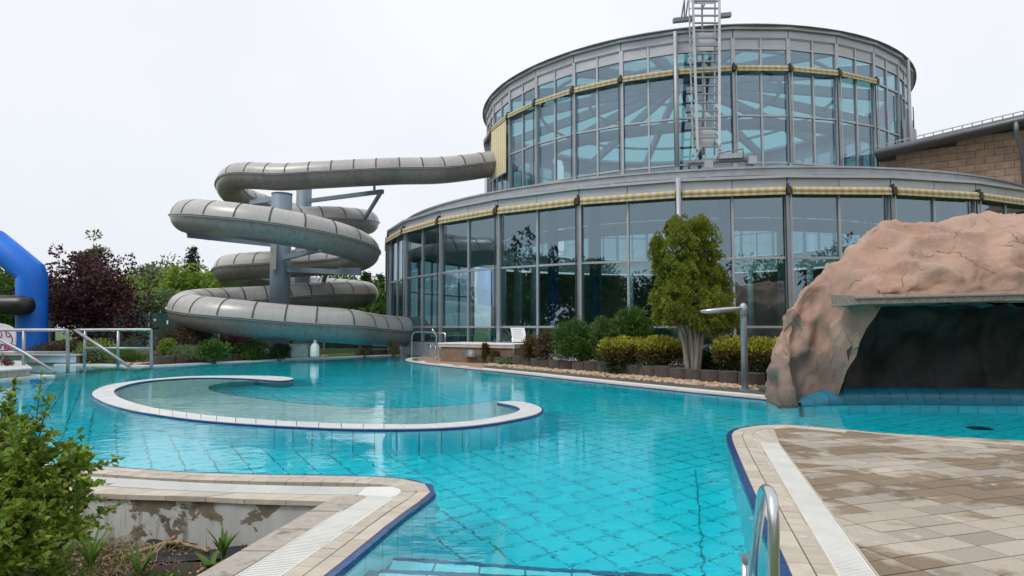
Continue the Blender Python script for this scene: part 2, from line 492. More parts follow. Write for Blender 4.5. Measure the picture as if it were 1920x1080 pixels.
# ------------------------------------------------------------------ object helpers
WM = {}
def T(loc, rz=0.0, rx=0.0, ry=0.0):
    from mathutils import Euler
    return Matrix.Translation(Vector(loc)) @ Euler((rx, ry, rz)).to_matrix().to_4x4()
def place(o, parent, M):
    WM[o.name] = M
    col.objects.link(o)
    if parent is not None:
        o.parent = parent
        M = WM[parent.name].inverted() @ M
    o.matrix_basis = M
    return o
def thing(name, label, cat, loc, group=None):
    o = bpy.data.objects.new(name, None)
    o.empty_display_size = 0.2
    place(o, None, Matrix.Translation(Vector(loc)))
    return tag(o, label, cat, group)
def tag(o, label, cat, group=None):
    o['label'] = label
    o['category'] = cat
    if group:
        o['group'] = group
    return o
def part(name, me, parent, M=None, kind=None):
    o = bpy.data.objects.new(name, me)
    place(o, parent, M if M is not None else Matrix.Identity(4))
    if kind:
        o['kind'] = kind
    return o
def struct(name, me, M=None):
    return part(name, me, None, M, 'structure')

class MB:
    def __init__(s):
        s.v, s.f = [], []
    def add(s, verts, faces):
        n = len(s.v)
        s.v += [tuple(p) for p in verts]
        s.f += [tuple(i + n for i in f) for f in faces]
        return s
    def box(s, lo, hi, M=None):
        x0, y0, z0 = lo
        x1, y1, z1 = hi
        vs = [(x0, y0, z0), (x1, y0, z0), (x1, y1, z0), (x0, y1, z0), (x0, y0, z1), (x1, y0, z1), (x1, y1, z1), (x0, y1, z1)]
        if M is not None:
            vs = [M @ Vector(p) for p in vs]
        return s.add(vs, [(0, 3, 2, 1), (4, 5, 6, 7), (0, 1, 5, 4), (1, 2, 6, 5), (2, 3, 7, 6), (3, 0, 4, 7)])
    def bar(s, a, b, wd, ht, up=(0, 0, 1)):
        """rectangular bar from a to b"""
        a, b = Vector(a), Vector(b)
        d = (b - a)
        L = d.length
        d.normalize()
        u = Vector(up)
        if abs(d.dot(u)) > 0.98:
            u = Vector((0, 1, 0))
        sd = d.cross(u).normalized()
        u = sd.cross(d).normalized()
        vs = []
        for p in (a, b):
            for (i, j) in ((-1, -1), (1, -1), (1, 1), (-1, 1)):
                vs.append(p + sd * (i * wd / 2) + u * (j * ht / 2))
        return s.add(vs, [(0, 1, 2, 3), (7, 6, 5, 4), (0, 4, 5, 1), (1, 5, 6, 2), (2, 6, 7, 3), (3, 7, 4, 0)])
    def tube(s, pts, r, n=10, cap=True, sq=False):
        """round tube along points; r a number or a list"""
        pts = [Vector(p) for p in pts]
        rs = r if isinstance(r, (list, tuple)) else [r] * len(pts)
        base = len(s.v)
        prev = None
        for i, p in enumerate(pts):
            d = (pts[min(i + 1, len(pts) - 1)] - pts[max(i - 1, 0)])
            if d.length < 1e-9:
                d = Vector((0, 0, 1))
            d.normalize()
            if prev is None:
                u = Vector((0, 0, 1)) if abs(d.z) < 0.9 else Vector((1, 0, 0))
            else:
                u = prev
            sd = d.cross(u).normalized()
            u = sd.cross(d).normalized()
            prev = u
            for k in range(n):
                a = 2 * PI * (k + 0.5) / n
                kq = (abs(math.cos(a)) ** 5 + abs(math.sin(a)) ** 5) ** -0.2 if sq else 1.0
                s.v.append(tuple(p + (sd * math.cos(a) + u * math.sin(a)) * (rs[i] * kq)))
        for i in range(len(pts) - 1):
            for k in range(n):
                a = base + i * n + k
                b2 = base + i * n + (k + 1) % n
                s.f.append((a, b2, b2 + n, a + n))
        if cap:
            s.f.append(tuple(base + k for k in range(n))[::-1])
            s.f.append(tuple(base + (len(pts) - 1) * n + k for k in range(n)))
        return s
    def prism(s, poly, z0, z1):
        """closed prism from a plan polygon (list of xy), z may be per call"""
        n = len(poly)
        area = sum(poly[i][0] * poly[(i + 1) % n][1] - poly[(i + 1) % n][0] * poly[i][1] for i in range(n))
        if area < 0:
            poly = poly[::-1]
        b = len(s.v)
        for p in poly:
            s.v.append((p[0], p[1], z0))
        for p in poly:
            s.v.append((p[0], p[1], z1))
        if n <= 4:
            tris = [tuple(range(n))]
        else:
            tris = tessellate_polygon([[Vector((p[0], p[1], 0)) for p in poly]])
            ft = []
            for tr in tris:
                a, c, d = [Vector(poly[i][:2]) for i in tr]
                ft.append(tuple(tr) if (c - a).cross(d - a) > 0 else tuple(tr)[::-1])
            tris = ft
        for tr in tris:
            s.f.append(tuple(b + n + i for i in tr))
            s.f.append(tuple(b + i for i in tr)[::-1])
        for i in range(n):
            j = (i + 1) % n
            s.f.append((b + i, b + j, b + n + j, b + n + i))
        return s
    def mesh(s, name, mat, smooth=False):
        me = bpy.data.meshes.new(name)
        me.from_pydata(s.v, [], s.f)
        if smooth:
            me.polygons.foreach_set('use_smooth', [True] * len(me.polygons))
        if mat:
            me.materials.append(mat)
        me.update()
        return me
def smooth_by_angle(me, ang=35):
    bm = bmesh.new()
    bm.from_mesh(me)
    for f in bm.faces:
        f.smooth = True
    for e in bm.edges:
        if len(e.link_faces) == 2 and e.calc_face_angle(0) > R(ang):
            e.smooth = False
    bm.to_mesh(me)
    bm.free()
    return me
CACHE = {}
def boxm(wd, dp, ht, mat, bev=0.0):
    """box centred in x and y, standing on z=0; shared between alike pieces"""
    k = (round(wd, 4), round(dp, 4), round(ht, 4), mat.name, bev)
    if k not in CACHE:
        me = MB().box((-wd / 2, -dp / 2, 0), (wd / 2, dp / 2, ht)).mesh('box', mat)
        if bev:
            bm = bmesh.new()
            bm.from_mesh(me)
            bmesh.ops.bevel(bm, geom=list(bm.edges), offset=bev, segments=1, affect='EDGES')
            bm.to_mesh(me)
            bm.free()
        CACHE[k] = me
    return CACHE[k]
def catmull(pts, n=8, closed=False):
    P = [Vector(p) for p in pts]
    m = len(P)
    out = []
    for i in range(m if closed else m - 1):
        if closed:
            p0, p1, p2, p3 = P[(i - 1) % m], P[i], P[(i + 1) % m], P[(i + 2) % m]
        else:
            p0, p1, p2, p3 = P[max(i - 1, 0)], P[i], P[i + 1], P[min(i + 2, m - 1)]
        for k in range(n):
            u = k / n
            out.append(0.5 * ((2 * p1) + (p2 - p0) * u + (2 * p0 - 5 * p1 + 4 * p2 - p3) * u * u + (3 * p1 - p0 - 3 * p2 + p3) * u ** 3))
    if not closed:
        out.append(P[-1].copy())
    return out
def resample(pts, step, fit=True):
    pts = [Vector(p) for p in pts]
    L = [0.0]
    for i in range(1, len(pts)):
        L.append(L[-1] + (pts[i] - pts[i - 1]).length)
    n = max(1, round(L[-1] / step))
    out = []
    j = 0
    for k in range(n + 1):
        s_ = L[-1] * k / n
        while j < len(L) - 2 and L[j + 1] < s_:
            j += 1
        u = (s_ - L[j]) / max(1e-9, L[j + 1] - L[j])
        out.append(pts[j].lerp(pts[j + 1], min(1, max(0, u))))
    return out
def offset(pts, d):
    """shift a plan polyline to its right-hand side by d"""
    out = []
    n = len(pts)
    for i in range(n):
        a = pts[max(i - 1, 0)]
        b = pts[min(i + 1, n - 1)]
        t_ = Vector((b.x - a.x, b.y - a.y))
        t_.normalize()
        out.append(Vector((pts[i].x + t_.y * d, pts[i].y - t_.x * d, pts[i].z)))
    return out
def sweep_strip(mb, A, B, z0, z1):
    """solid strip between two plan polylines of equal length"""
    n = len(A)
    b = len(mb.v)
    for i in range(n):
        for p, z in ((A[i], z0), (B[i], z0), (B[i], z1), (A[i], z1)):
            mb.v.append((p.x, p.y, z))
    for i in range(n - 1):
        q = b + 4 * i
        for (k, l) in ((0, 1), (1, 2), (2, 3), (3, 0)):
            mb.f.append((q + k, q + l, q + 4 + l, q + 4 + k)[::-1])
    mb.f.append((b, b + 1, b + 2, b + 3))
    mb.f.append((b + 4 * n - 4, b + 4 * n - 3, b + 4 * n - 2, b + 4 * n - 1)[::-1])
def fix_normals(me):
    bm = bmesh.new()
    bm.from_mesh(me)
    bmesh.ops.recalc_face_normals(bm, faces=bm.faces)
    bm.to_mesh(me)
    bm.free()
    return me
def strip_tiles(name, parent, poly, d0, d1, step, gap, z0, z1, mat, jit=0.0015, seed=1):
    """individual tiles laid along a plan polyline between offsets d0 and d1"""
    rr = random.Random(seed)
    q = resample(poly, step)
    A, B = offset(q, d0), offset(q, d1)
    for i in range(len(q) - 1):
        g0 = gap / max(0.02, (q[i + 1] - q[i]).length) / 2
        c = [A[i].lerp(A[i + 1], g0), A[i].lerp(A[i + 1], 1 - g0), B[i].lerp(B[i + 1], 1 - g0), B[i].lerp(B[i + 1], g0)]
        m = (c[0] + c[1] + c[2] + c[3]) / 4
        zz = z1 + rr.uniform(-jit, jit)
        me = MB().prism([(p.x - m.x, p.y - m.y) for p in c], z0 - zz, 0).mesh(name, mat)
        part(name, me, parent, Matrix.Translation((m.x, m.y, zz)))

# foliage ------------------------------------------------------------
def leaf_mesh(name, C, D, L, W, mat, rng, curl=0.25):
    """many separate leaf faces: C centres, D directions, L lengths, W widths"""
    n = len(C)
    D = D / (np.linalg.norm(D, axis=1, keepdims=True) + 1e-9)
    r = rng.normal(size=(n, 3))
    S = np.cross(D, r)
    S /= (np.linalg.norm(S, axis=1, keepdims=True) + 1e-9)
    U = np.cross(S, D)
    L = (np.ones(n) * L * rng.uniform(0.6, 1.25, n))[:, None]
    Wd = (np.ones(n) * W * rng.uniform(0.7, 1.2, n))[:, None]
    V = np.empty((n, 4, 3))
    V[:, 0] = C
    V[:, 1] = C + D * L * 0.45 + S * Wd * 0.5 + U * L * curl * 0.3
    V[:, 2] = C + D * L - U * L * curl * 0.3
    V[:, 3] = C + D * L * 0.45 - S * Wd * 0.5 + U * L * curl * 0.3
    me = bpy.data.meshes.new(name)
    me.vertices.add(n * 4)
    me.vertices.foreach_set('co', V.reshape(-1).astype(np.float32))
    me.loops.add(n * 4)
    me.loops.foreach_set('vertex_index', np.arange(n * 4, dtype=np.int32))
    me.polygons.add(n)
    me.polygons.foreach_set('loop_start', np.arange(0, n * 4, 4, dtype=np.int32))
    me.polygons.foreach_set('loop_total', np.full(n, 4, dtype=np.int32))
    me.materials.append(mat)
    me.update()
    return me
def unit(rng, n):
    v = rng.normal(size=(n, 3))
    return v / np.linalg.norm(v, axis=1, keepdims=True)
def clump_cloud(rng, centers, radii, per):
    """leaves gathered in clumps: points and outward directions"""
    C, D = [], []
    for c, r in zip(centers, radii):
        d = unit(rng, per)
        rad = r * rng.uniform(0.35, 1.0, per) ** 0.6
        C.append(c + d * rad[:, None] * np.array([1, 1, 0.8]))
        D.append(d + rng.normal(size=(per, 3)) * 0.6 + np.array([0, 0, 0.15]))
    return np.concatenate(C), np.concatenate(D)
def ell_centers(rng, n, c, r, hollow=0.55, flat_bottom=-0.9):
    d = unit(rng, n * 3)
    d = d[d[:, 2] > flat_bottom][:n]
    k = (hollow + (1 - hollow) * rng.uniform(0, 1, len(d)))[:, None]
    return np.array(c) + d * k * np.array(r)
def limbs(mb, rng, base, top, r, ends, n=7):
    """tapered trunk with limbs reaching towards the clumps"""
    base, top = Vector(base), Vector(top)
    k = 6
    pts = [base.lerp(top, i / k) + Vector((rng.normal() * r * 0.5, rng.normal() * r * 0.5, 0)) * (i > 0) for i in range(k + 1)]
    mb.tube(pts, [r * (1 - 0.75 * i / k) for i in range(k + 1)], n)
    for e in ends:
        e = Vector(e)
        s_ = rng.uniform(0.35, 0.9)
        a = base.lerp(top, s_)
        m = a.lerp(e, 0.5) + Vector((0, 0, 0.08 * (e - a).length))
        rr = r * (1 - 0.75 * s_) * 0.55
        mb.tube([a, m, e], [rr, rr * 0.6, rr * 0.2], 5)
def tree(name, label, cat, base, h, crown, nclump, per, leaf, mat, seed, trunk=0.14, bark=None, hollow=0.45, clumpf=0.30, group=None, z0f=0.3, aspect=0.55, jit=0.07):
    """broadleaf tree: crown = (rx, ry); crown spans from z0f*h to h"""
    rng = np.random.default_rng(seed)
    base = Vector(base)
    o = thing(name, label, cat, base, group)
    cz = h * (1 + z0f) / 2
    rz = h * (1 - z0f) / 2
    cs = ell_centers(rng, nclump, (0, 0, cz), (crown[0] * 0.86, crown[1] * 0.86, rz * 0.88), hollow)
    cs += rng.normal(size=cs.shape) * crown[0] * jit
    cs[:, 2] = np.maximum(cs[:, 2], 0.25)
    rad = crown[0] * clumpf * rng.uniform(0.6, 1.25, len(cs))
    P, D = clump_cloud(rng, cs, rad, per)
    part('crown', leaf_mesh('crown', P, D, leaf, leaf * aspect, mat, rng), o, Matrix.Translation(base))
    mb = MB()
    limbs(mb, rng, (0, 0, -0.05), (0, 0, h * 0.8), trunk, [tuple(c) for c in cs[:14]])
    part('trunk', mb.mesh('trunk', bark or m_bark, True), o, Matrix.Translation(base))
    return o
def conifer(name, label, base, h, r, mat, seed, leaf=0.22, layers=16, group=None):
    rng = np.random.default_rng(seed)
    base = Vector(base)
    o = thing(name, label, 'tree', base, group)
    P, D = [], []
    mb = MB()
    mb.tube([(0, 0, -0.05), (0, 0, h * 0.5), (0, 0, h)], [0.03 * h, 0.018 * h, 0.004], 7)
    for i in range(layers):
        f = i / (layers - 1)
        z = h * (0.12 + 0.88 * f)
        rr = r * (1 - f) ** 0.85 + 0.05
        nb = 7 + int(6 * (1 - f))
        for k in range(nb):
            a = 2 * PI * (k + rng.uniform(0, 1)) / nb
            d = np.array([math.cos(a), math.sin(a), -0.18])
            Lb = rr * rng.uniform(0.7, 1.1)
            m = int(18 + 40 * (1 - f))
            tt = rng.uniform(0.1, 1, m)
            P.append(np.array([0, 0, z]) + d * (tt * Lb)[:, None] + rng.normal(size=(m, 3)) * 0.07 * r)
            D.append(np.tile(d, (m, 1)) + rng.normal(size=(m, 3)) * 0.55)
    P, D = np.concatenate(P), np.concatenate(D)
    part('crown', leaf_mesh('crown', P, D, leaf, leaf * 0.4, mat, rng), o, Matrix.Translation(base))
    part('trunk', mb.mesh('trunk', m_bark, True), o, Matrix.Translation(base))
    return o
def bush(name, label, base, rx, ry, h, nclump, per, leaf, mat, seed, cat='shrub', aspect=0.45, hollow=0.4, clumpf=0.32, up=0.2, stems=4, group=None, z0=0.06):
    rng = np.random.default_rng(seed)
    base = Vector(base)
    o = thing(name, label, cat, base, group)
    cs = ell_centers(rng, nclump, (0, 0, h * (0.5 + z0)), (rx * 0.84, ry * 0.84, h * (0.46 - z0 / 2)), hollow)
    rad = min(rx, h) * clumpf * rng.uniform(0.6, 1.25, len(cs))
    P, D = clump_cloud(rng, cs, rad, per)
    P[:, 2] = np.maximum(P[:, 2], 0.01)
    D[:, 2] += up
    part('foliage', leaf_mesh('foliage', P, D, leaf, leaf * aspect, mat, rng), o, Matrix.Translation(base))
    mb = MB()
    for k in range(stems):
        e = cs[k % len(cs)]
        mb.tube([(rng.normal() * 0.04, rng.normal() * 0.04, -0.03), (e[0] * 0.4, e[1] * 0.4, e[2] * 0.5), tuple(e)], [0.02, 0.014, 0.005], 5)
    part('stem', mb.mesh('stem', m_bark), o, Matrix.Translation(base))
    return o

# ================================================================== THE POOL
WZ = -0.03          # water level
FZ = -1.36          # pool floor
def flat(v):
    return Vector((v.x, v.y, 0))
def gp(lst, z=-0.02):
    return [flat(G(x, y, z)) for x, y in lst]
seg_R = [Vector((1.08, 2.35, 0))] + catmull(gp([(1465, 1080), (1438, 1014), (1412, 950), (1384, 880), (1365, 828), (1366, 814), (1379, 806), (1407, 801), (1473, 798), (1573, 806), (1740, 822), (1920, 835), (2300, 862)]), 6)
p_rim = [Vector((9.4, 10.0, 0)), Vector((8.6, 10.05, 0))] + gp([(1920, 757), (1830, 756), (1740, 755), (1640, 755), (1560, 756), (1500, 758)])
seg_cave = catmull(p_rim, 6) + gp([(1440, 751)])
seg_F = gp([(1439, 750.6), (1280, 735), (1180, 724.5), (1080, 713.8), (965, 701), (834, 688)]) + catmull(gp([(790, 683), (764, 678.5), (757, 675), (768, 671.5), (790, 669.5), (806, 667.6)]), 5)
seg_B = gp([(775, 665.6), (761, 666), (636, 671), (480, 677), (320, 685), (275, 687.5), (183, 684.5), (100, 684)])
seg_E = gp([(40, 686), (20, 692), (54, 702)])
seg_L = gp([(104, 704.5), (50, 708.5), (0, 713.5), (-300, 745)])
seg_N1 = catmull([Vector((-9.2, 7.2, 0)), Vector((-6.3, 6.2, 0))] + gp([(143, 874), (331, 887), (500, 892.5), (663, 895), (735, 898), (780, 903.5), (803, 909.5), (815, 917), (818, 925), (811, 935), (795, 947), (748, 982), (653, 1063)]) + [Vector((-1.04, 2.35, 0))], 6)
outline = seg_R + [Vector((9.4, 5.6, 0))] + seg_cave + seg_F + seg_B + seg_E + seg_L + seg_N1
# drop near-doubles
ol = [outline[0]]
for p in outline[1:]:
    if (p - ol[-1]).length > 0.02:
        ol.append(p)
outline = ol

# water body (closed, its sides run inside the pool walls)
mb = MB()
q = offset(outline + [outline[0]], 0.05)[:-1]
mb.prism([(p.x, p.y) for p in q], FZ - 0.3, WZ)
water = struct('water', mb.mesh('water', m_water))

# pool walls: solid band outside the outline, faced with upright tiles
pool_wall = None
loopc = outline + [outline[0]]
mb = MB()
sweep_strip(mb, loopc, offset(loopc, 0.22), FZ - 0.2, -0.055)
pool_wall = struct('pool_wall', fix_normals(mb.mesh('pool_wall', m_poolgrout)))
def wall_tiles(poly, step, side, z0, z1, parent, mat, name='wall_tile'):
    qs = resample(poly, step)
    for i in range(len(qs) - 1):
        a, b = qs[i], qs[i + 1]
        d = b - a
        L = d.length
        if L < 0.05:
            continue
        me = boxm(round(L, 2) - 0.012, 0.016, z1 - z0, mat)
        c = (a + b) / 2
        part(name, me, parent, T((c.x, c.y, z0), math.atan2(d.y, d.x)))
for sg, st in ((seg_R, 0.25), (seg_F, 0.32), (seg_B, 0.4), (seg_L, 0.3), (seg_N1, 0.25), (seg_cave, 0.3)):
    wall_tiles(sg, st, 1, FZ, -0.06, pool_wall, m_pooltile)

# floor: grout bed with tiles laid on the diagonal
xs = [p.x for p in outline]
ys = [p.y for p in outline]
mb = MB().box((min(xs) - 0.2, min(ys) - 0.2, FZ - 0.25), (max(xs) + 0.2, max(ys) + 0.2, FZ - 0.006))
pool_floor = struct('pool_floor', mb.mesh('pool_floor', m_poolgrout))
def inside(pt, poly):
    c = False
    n = len(poly)
    j = n - 1
    for i in range(n):
        a, b = poly[i], poly[j]
        if ((a.y > pt[1]) != (b.y > pt[1])) and (pt[0] < (b.x - a.x) * (pt[1] - a.y) / (b.y - a.y) + a.x):
            c = not c
        j = i
    return c
FA = R(32)
ux, uy = Vector((math.cos(FA), math.sin(FA), 0)), Vector((-math.sin(FA), math.cos(FA), 0))
TW, TH = 0.30, 0.245
tiles = []
wide = offset(loopc, 0.2)[:-1]
for i in range(-60, 140):
    for j in range(-110, 120):
        c = ux * (i * TW) + uy * (j * TH)
        if min(xs) - 0.3 < c.x < max(xs) + 0.3 and min(ys) - 0.3 < c.y < max(ys) + 0.3 and inside((c.x, c.y), wide):
            tiles.append(((c.x ** 2 + c.y ** 2), c.x, c.y))
tiles.sort()
ft = boxm(TW - 0.016, TH - 0.016, 0.012, m_pooltile)
seen = [q_ for q_ in tiles if abs(q_[1]) < q_[2] * 0.80]
near = set((a, b) for _, a, b in seen[:300])
for _, a, b in seen[:300]:
    part('floor_tile', ft, pool_floor, T((a, b, FZ - 0.006), FA))
mb = MB()
for _, a, b in tiles:
    if (a, b) not in near:
        M = T((a, b, FZ), FA)
        s_ = [(-TW / 2 + 0.008, -TH / 2 + 0.008, 0.006), (TW / 2 - 0.008, -TH / 2 + 0.008, 0.006), (TW / 2 - 0.008, TH / 2 - 0.008, 0.006), (-TW / 2 + 0.008, TH / 2 - 0.008, 0.006)]
        mb.add([M @ Vector(p) for p in s_], [(0, 1, 2, 3)])
part('floor_tile', mb.mesh('far_floor_tiles', m_pooltile), pool_floor, None, 'stuff')

mb = MB()
ln_ = resample(seg_R[1:26], 0.2)
sweep_strip(mb, offset(ln_, -0.34), offset(ln_, -0.325), FZ + 0.004, FZ + 0.0085)
part('floor_joint', fix_normals(mb.mesh('floor_joint', m_poolgrout)), pool_floor)
for py_ in (902, 949):
    q_ = G(1390, py_, 0)
    k_ = min(range(len(ln_)), key=lambda i: abs(ln_[i].y - q_.y - 0.1))
    d_ = ln_[k_ + 1] - ln_[k_]
    M_ = T((ln_[k_].x, ln_[k_].y, -0.24), math.atan2(d_.y, d_.x))
    part('jet_nozzle', MB().tube([(0, 0.0, 0), (0, 0.03, 0)], [0.035, 0.028], 14).mesh('jet_nozzle', m_white), pool_wall, M_)

# entry steps under water at the near edge
steps = struct('pool_steps', MB().box((-1.2, 2.3, FZ), (1.2, 2.9, -0.16)).mesh('pool_steps', m_pooltile))
for z, ya, yb in ((-0.30, 3.62, 3.40), (-0.52, 4.02, 3.66)):
    mb = MB().prism([(-1.02, 2.5), (1.3, 2.5), (1.46, yb), (-0.78, ya)], FZ + 0.01, z)
    stp = part('step', mb.mesh('step', m_poolgrout), steps)
    # treads: tiles along the nosing and the dark nosing itself
    A, B = Vector((-0.72, ya, 0)), Vector((1.40, yb, 0))
    part('nosing', MB().bar((A.x, A.y - 0.018, z + 0.002), (B.x, B.y - 0.018, z + 0.002), 0.045, 0.02).mesh('nosing', m_nosing), stp)
    nn = 8
    for k in range(nn):
        a, b = A.lerp(B, k / nn + 0.003), A.lerp(B, (k + 1) / nn - 0.003)
        d0, d1 = Vector((0, -0.045, 0)), Vector((0, -0.30, 0))
        part('tread_tile', MB().prism([((a + d0).x, (a + d0).y), ((b + d0).x, (b + d0).y), ((b + d1).x, (b + d1).y), ((a + d1).x, (a + d1).y)], z - 0.004, z + 0.008).mesh('tread_tile', m_pooltile), stp)

# ------------------------------------------------------------------ ground with the pool let in
gh = offset(loopc, 0.18)[:-1]
i0 = min(range(len(gh)), key=lambda i: (gh[i] - Vector((-6.3, 6.0, 0))).length)
keep = [p for p in gh if not (p.y < 6.4 and p.x < 1.0)]
keep.append(Vector((-9.4, 7.0, 0)))
keep += [Vector((-9.4, 1.6, 0)), Vector((-1.9, 1.6, 0)), Vector((-1.4, 2.3, 0)), Vector((1.25, 2.3, 0))]
cx_ = [p for p in keep]
big = [Vector(p) for p in ((-600, -300, 0), (600, -300, 0), (600, 900, 0), (-600, 900, 0))]
vv = big + cx_
tr = tessellate_polygon([big, cx_])
me = bpy.data.meshes.new('ground')
fs = []
for a, b, c in tr:
    if (vv[b] - vv[a]).cross(vv[c] - vv[a]).z < 0:
        a, c = c, a
    fs.append((a, b, c))
me.from_pydata([(p.x, p.y, -0.045) for p in vv], [], fs)
me.materials.append(m_lawn)
ground = struct('ground', me)

# ------------------------------------------------------------------ right terrace: coping, grate, pavers
cope_R = thing('pool_coping', 'beige tiled pool coping with cobalt edge round the right terrace tip', 'coping', (1.9, 4.6, 0))
i_tip = max(range(len(seg_R)), key=lambda i: seg_R[i].y)
lowR = seg_R[:i_tip - 2]
strip_tiles('edge_tile', cope_R, seg_R, -0.012, 0.045, 0.27, 0.004, -0.085, -0.004, m_cobalt, 0.0005, 2)
strip_tiles('coping_tile', cope_R, seg_R, 0.047, 0.155, 0.27, 0.005, -0.08, 0.000, m_cope, 0.001, 3)
strip_tiles('coping_tile', cope_R, lowR, 0.163, 0.262, 0.137, 0.005, -0.08, 0.001, m_cope, 0.0012, 4)
strip_tiles('coping_tile', cope_R, seg_R[i_tip - 3:i_tip + 9], 0.163, 0.30, 0.2, 0.005, -0.08, 0.000, m_cope, 0.0012, 5)
mb = MB()
sweep_strip(mb, offset(seg_R, 0.02), offset(seg_R, 0.285), -0.2, -0.006)
part('bedding', fix_normals(mb.mesh('bedding', m_grout)), cope_R)

def grate_panel(wd, ln, mat):
    """white overflow grating: cross slats between two side rails (x = along)"""
    k = ('grate', round(wd, 3), round(ln, 3))
    if k in CACHE:
        return CACHE[k]
    mb = MB()
    n = max(3, round(ln / 0.021))
    p = ln / n
    for i in range(n):
        x = -ln / 2 + p * (i + 0.5)
        mb.box((x - p * 0.28, -wd / 2 + 0.008, -0.022), (x + p * 0.28, wd / 2 - 0.008, -0.001))
    mb.box((-ln / 2, -wd / 2, -0.024), (ln / 2, -wd / 2 + 0.0075, 0.001))
    mb.box((-ln / 2, wd / 2 - 0.0075, -0.024), (ln / 2, wd / 2, 0.001))
    CACHE[k] = mb.mesh('grate_panel', mat)
    return CACHE[k]
def grate_run(parent, A, B, wd, step=0.33, z=0.002):
    """row of grating panels on the centre line A-B (list of points)"""
    qs = resample([A, B] if isinstance(A, Vector) else A, step)
    for i in range(len(qs) - 1):
        a, b = qs[i], qs[i + 1]
        d = b - a
        c = (a + b) / 2
        part('grate_panel', grate_panel(wd, d.length - 0.002, m_grate), parent, T((c.x, c.y, z), math.atan2(d.y, d.x)))
gr_R = thing('overflow_grate', 'white slatted overflow grate along the right terrace pavers', 'grate', (2.1, 4.8, 0))
a0, a1 = flat(G(1422, 829)), flat(G(1570, 1080))
b0, b1 = flat(G(1462, 832)), flat(G(1645, 1080))
c0, c1 = (a0 + b0) / 2, (a1 + b1) / 2
dirn = (c1 - c0).normalized()
c1 = c1 + dirn * 0.9
wR = ((b1 - a1) - dirn * (b1 - a1).dot(dirn)).length - 0.012
grate_run(gr_R, c0, c1, wR)
mb = MB()
nrm = Vector((dirn.y, -dirn.x, 0))
mb.prism([tuple((c0 + nrm * s_ * (wR / 2 + 0.012))[:2]) for s_ in (-1, 1)] + [tuple((c1 + nrm * s_ * (wR / 2 + 0.012))[:2]) for s_ in (1, -1)], -0.12, -0.03)
part('channel', mb.mesh('channel', m_channel), gr_R)
for s_ in (-1, 1):
    e0, e1 = c0 + nrm * s_ * (wR / 2 + 0.008), c1 + nrm * s_ * (wR / 2 + 0.008)
    part('edge_angle', MB().bar((e0.x, e0.y, -0.01), (e1.x, e1.y, -0.01), 0.008, 0.03).mesh('edge_angle', m_cope), gr_R)

# pavers clipped to the terrace
after = offset(seg_R[i_tip + 8:], 0.15)
tipo = offset(seg_R[i_tip - 4:i_tip + 8], 0.30)
rs = 1 if (b0 - c0).dot(nrm) > 0 else -1
gR0, gR1 = c0 + nrm * rs * (wR / 2 + 0.016), c1 + nrm * rs * (wR / 2 + 0.016)
cloud = [gR1, Vector((9.3, gR1.y, 0)), Vector((9.3, 5.3, 0)), gR0] + [p for p in after + tipo if (p - gR0).cross(gR1 - gR0).z * rs > 0 or True]
def hull(ps):
    ps = sorted(ps, key=lambda p: (p.x, p.y))
    def half(seq):
        h_ = []
        for p in seq:
            while len(h_) > 1 and (h_[-1].x - h_[-2].x) * (p.y - h_[-2].y) - (h_[-1].y - h_[-2].y) * (p.x - h_[-2].x) <= 1e-9:
                h_.pop()
            h_.append(p)
        return h_
    lo_, up_ = half(ps), half(ps[::-1])
    return lo_[:-1] + up_[:-1]
side = (gR1 - gR0)
cloud = [p for p in cloud if (side.x * (p.y - gR0.y) - side.y * (p.x - gR0.x)) >= -1e-6]
poly = hull(cloud)
def clip(sub, poly):
    """Sutherland-Hodgman against a convex counter-clockwise polygon"""
    out_ = sub
    for i in range(len(poly)):
        a, b = poly[i], poly[(i + 1) % len(poly)]
        e = b - a
        inp, out_ = out_, []
        for k in range(len(inp)):
            p, q_ = inp[k], inp[(k + 1) % len(inp)]
            sp_ = e.x * (p.y - a.y) - e.y * (p.x - a.x)
            sq_ = e.x * (q_.y - a.y) - e.y * (q_.x - a.x)
            if sp_ >= 0:
                out_.append(p)
            if sp_ * sq_ < 0:
                out_.append(p.lerp(q_, sp_ / (sp_ - sq_)))
        if len(out_) < 3:
            return []
    return out_
i_k = min((i for i in range(20, i_tip)), key=lambda i: abs(seg_R[i].y - (c0.y + 0.05)))
fan = offset(seg_R[i_k - 2:i_tip + 6], 0.258)
fan = [p for p in fan if p.y > c0.y - 0.05]
for i in range(0, len(fan) - 1, 2):
    a, b = fan[i], fan[min(i + 2, len(fan) - 1)]
    ctr_ = gR0 + Vector((0.02, -0.02, 0))
    d_ = (b - a) * 0.02
    if (a - ctr_).length > 0.03 and abs((a - ctr_).cross(b - ctr_).z) > 0.0006:
        tri = [a + d_, fan[i + 1] if i + 1 < len(fan) else b, b - d_, ctr_]
        part('coping_tile', MB().prism([tuple(p[:2]) for p in tri], -0.08, -0.0045).mesh('coping_tile', m_cope), cope_R)
lft = c0 - nrm * rs * (wR / 2 + 0.012)
part('coping_tile', MB().prism([tuple(lft[:2]), tuple(gR0[:2]), tuple((gR0 - dirn * 0.12)[:2]), tuple((lft - dirn * 0.16)[:2])], -0.08, -0.0055).mesh('coping_tile', m_cope), cope_R)
part('bedding', MB().prism([tuple(p[:2]) for p in offset(seg_R[i_k - 4:i_tip + 10], 0.2)], -0.2, -0.0105).mesh('bedding', m_grout), cope_R)
inf_ = [p for p in offset(seg_R[1:i_k + 2], 0.264) if p.y > 2.4]
part('infill_strip', MB().prism([tuple(p[:2]) for p in inf_] + [tuple(lft[:2]), tuple((lft + dirn * (lft.y - 2.4) / -dirn.y)[:2])], -0.08, -0.0012).mesh('infill_strip', m_cope), cope_R)
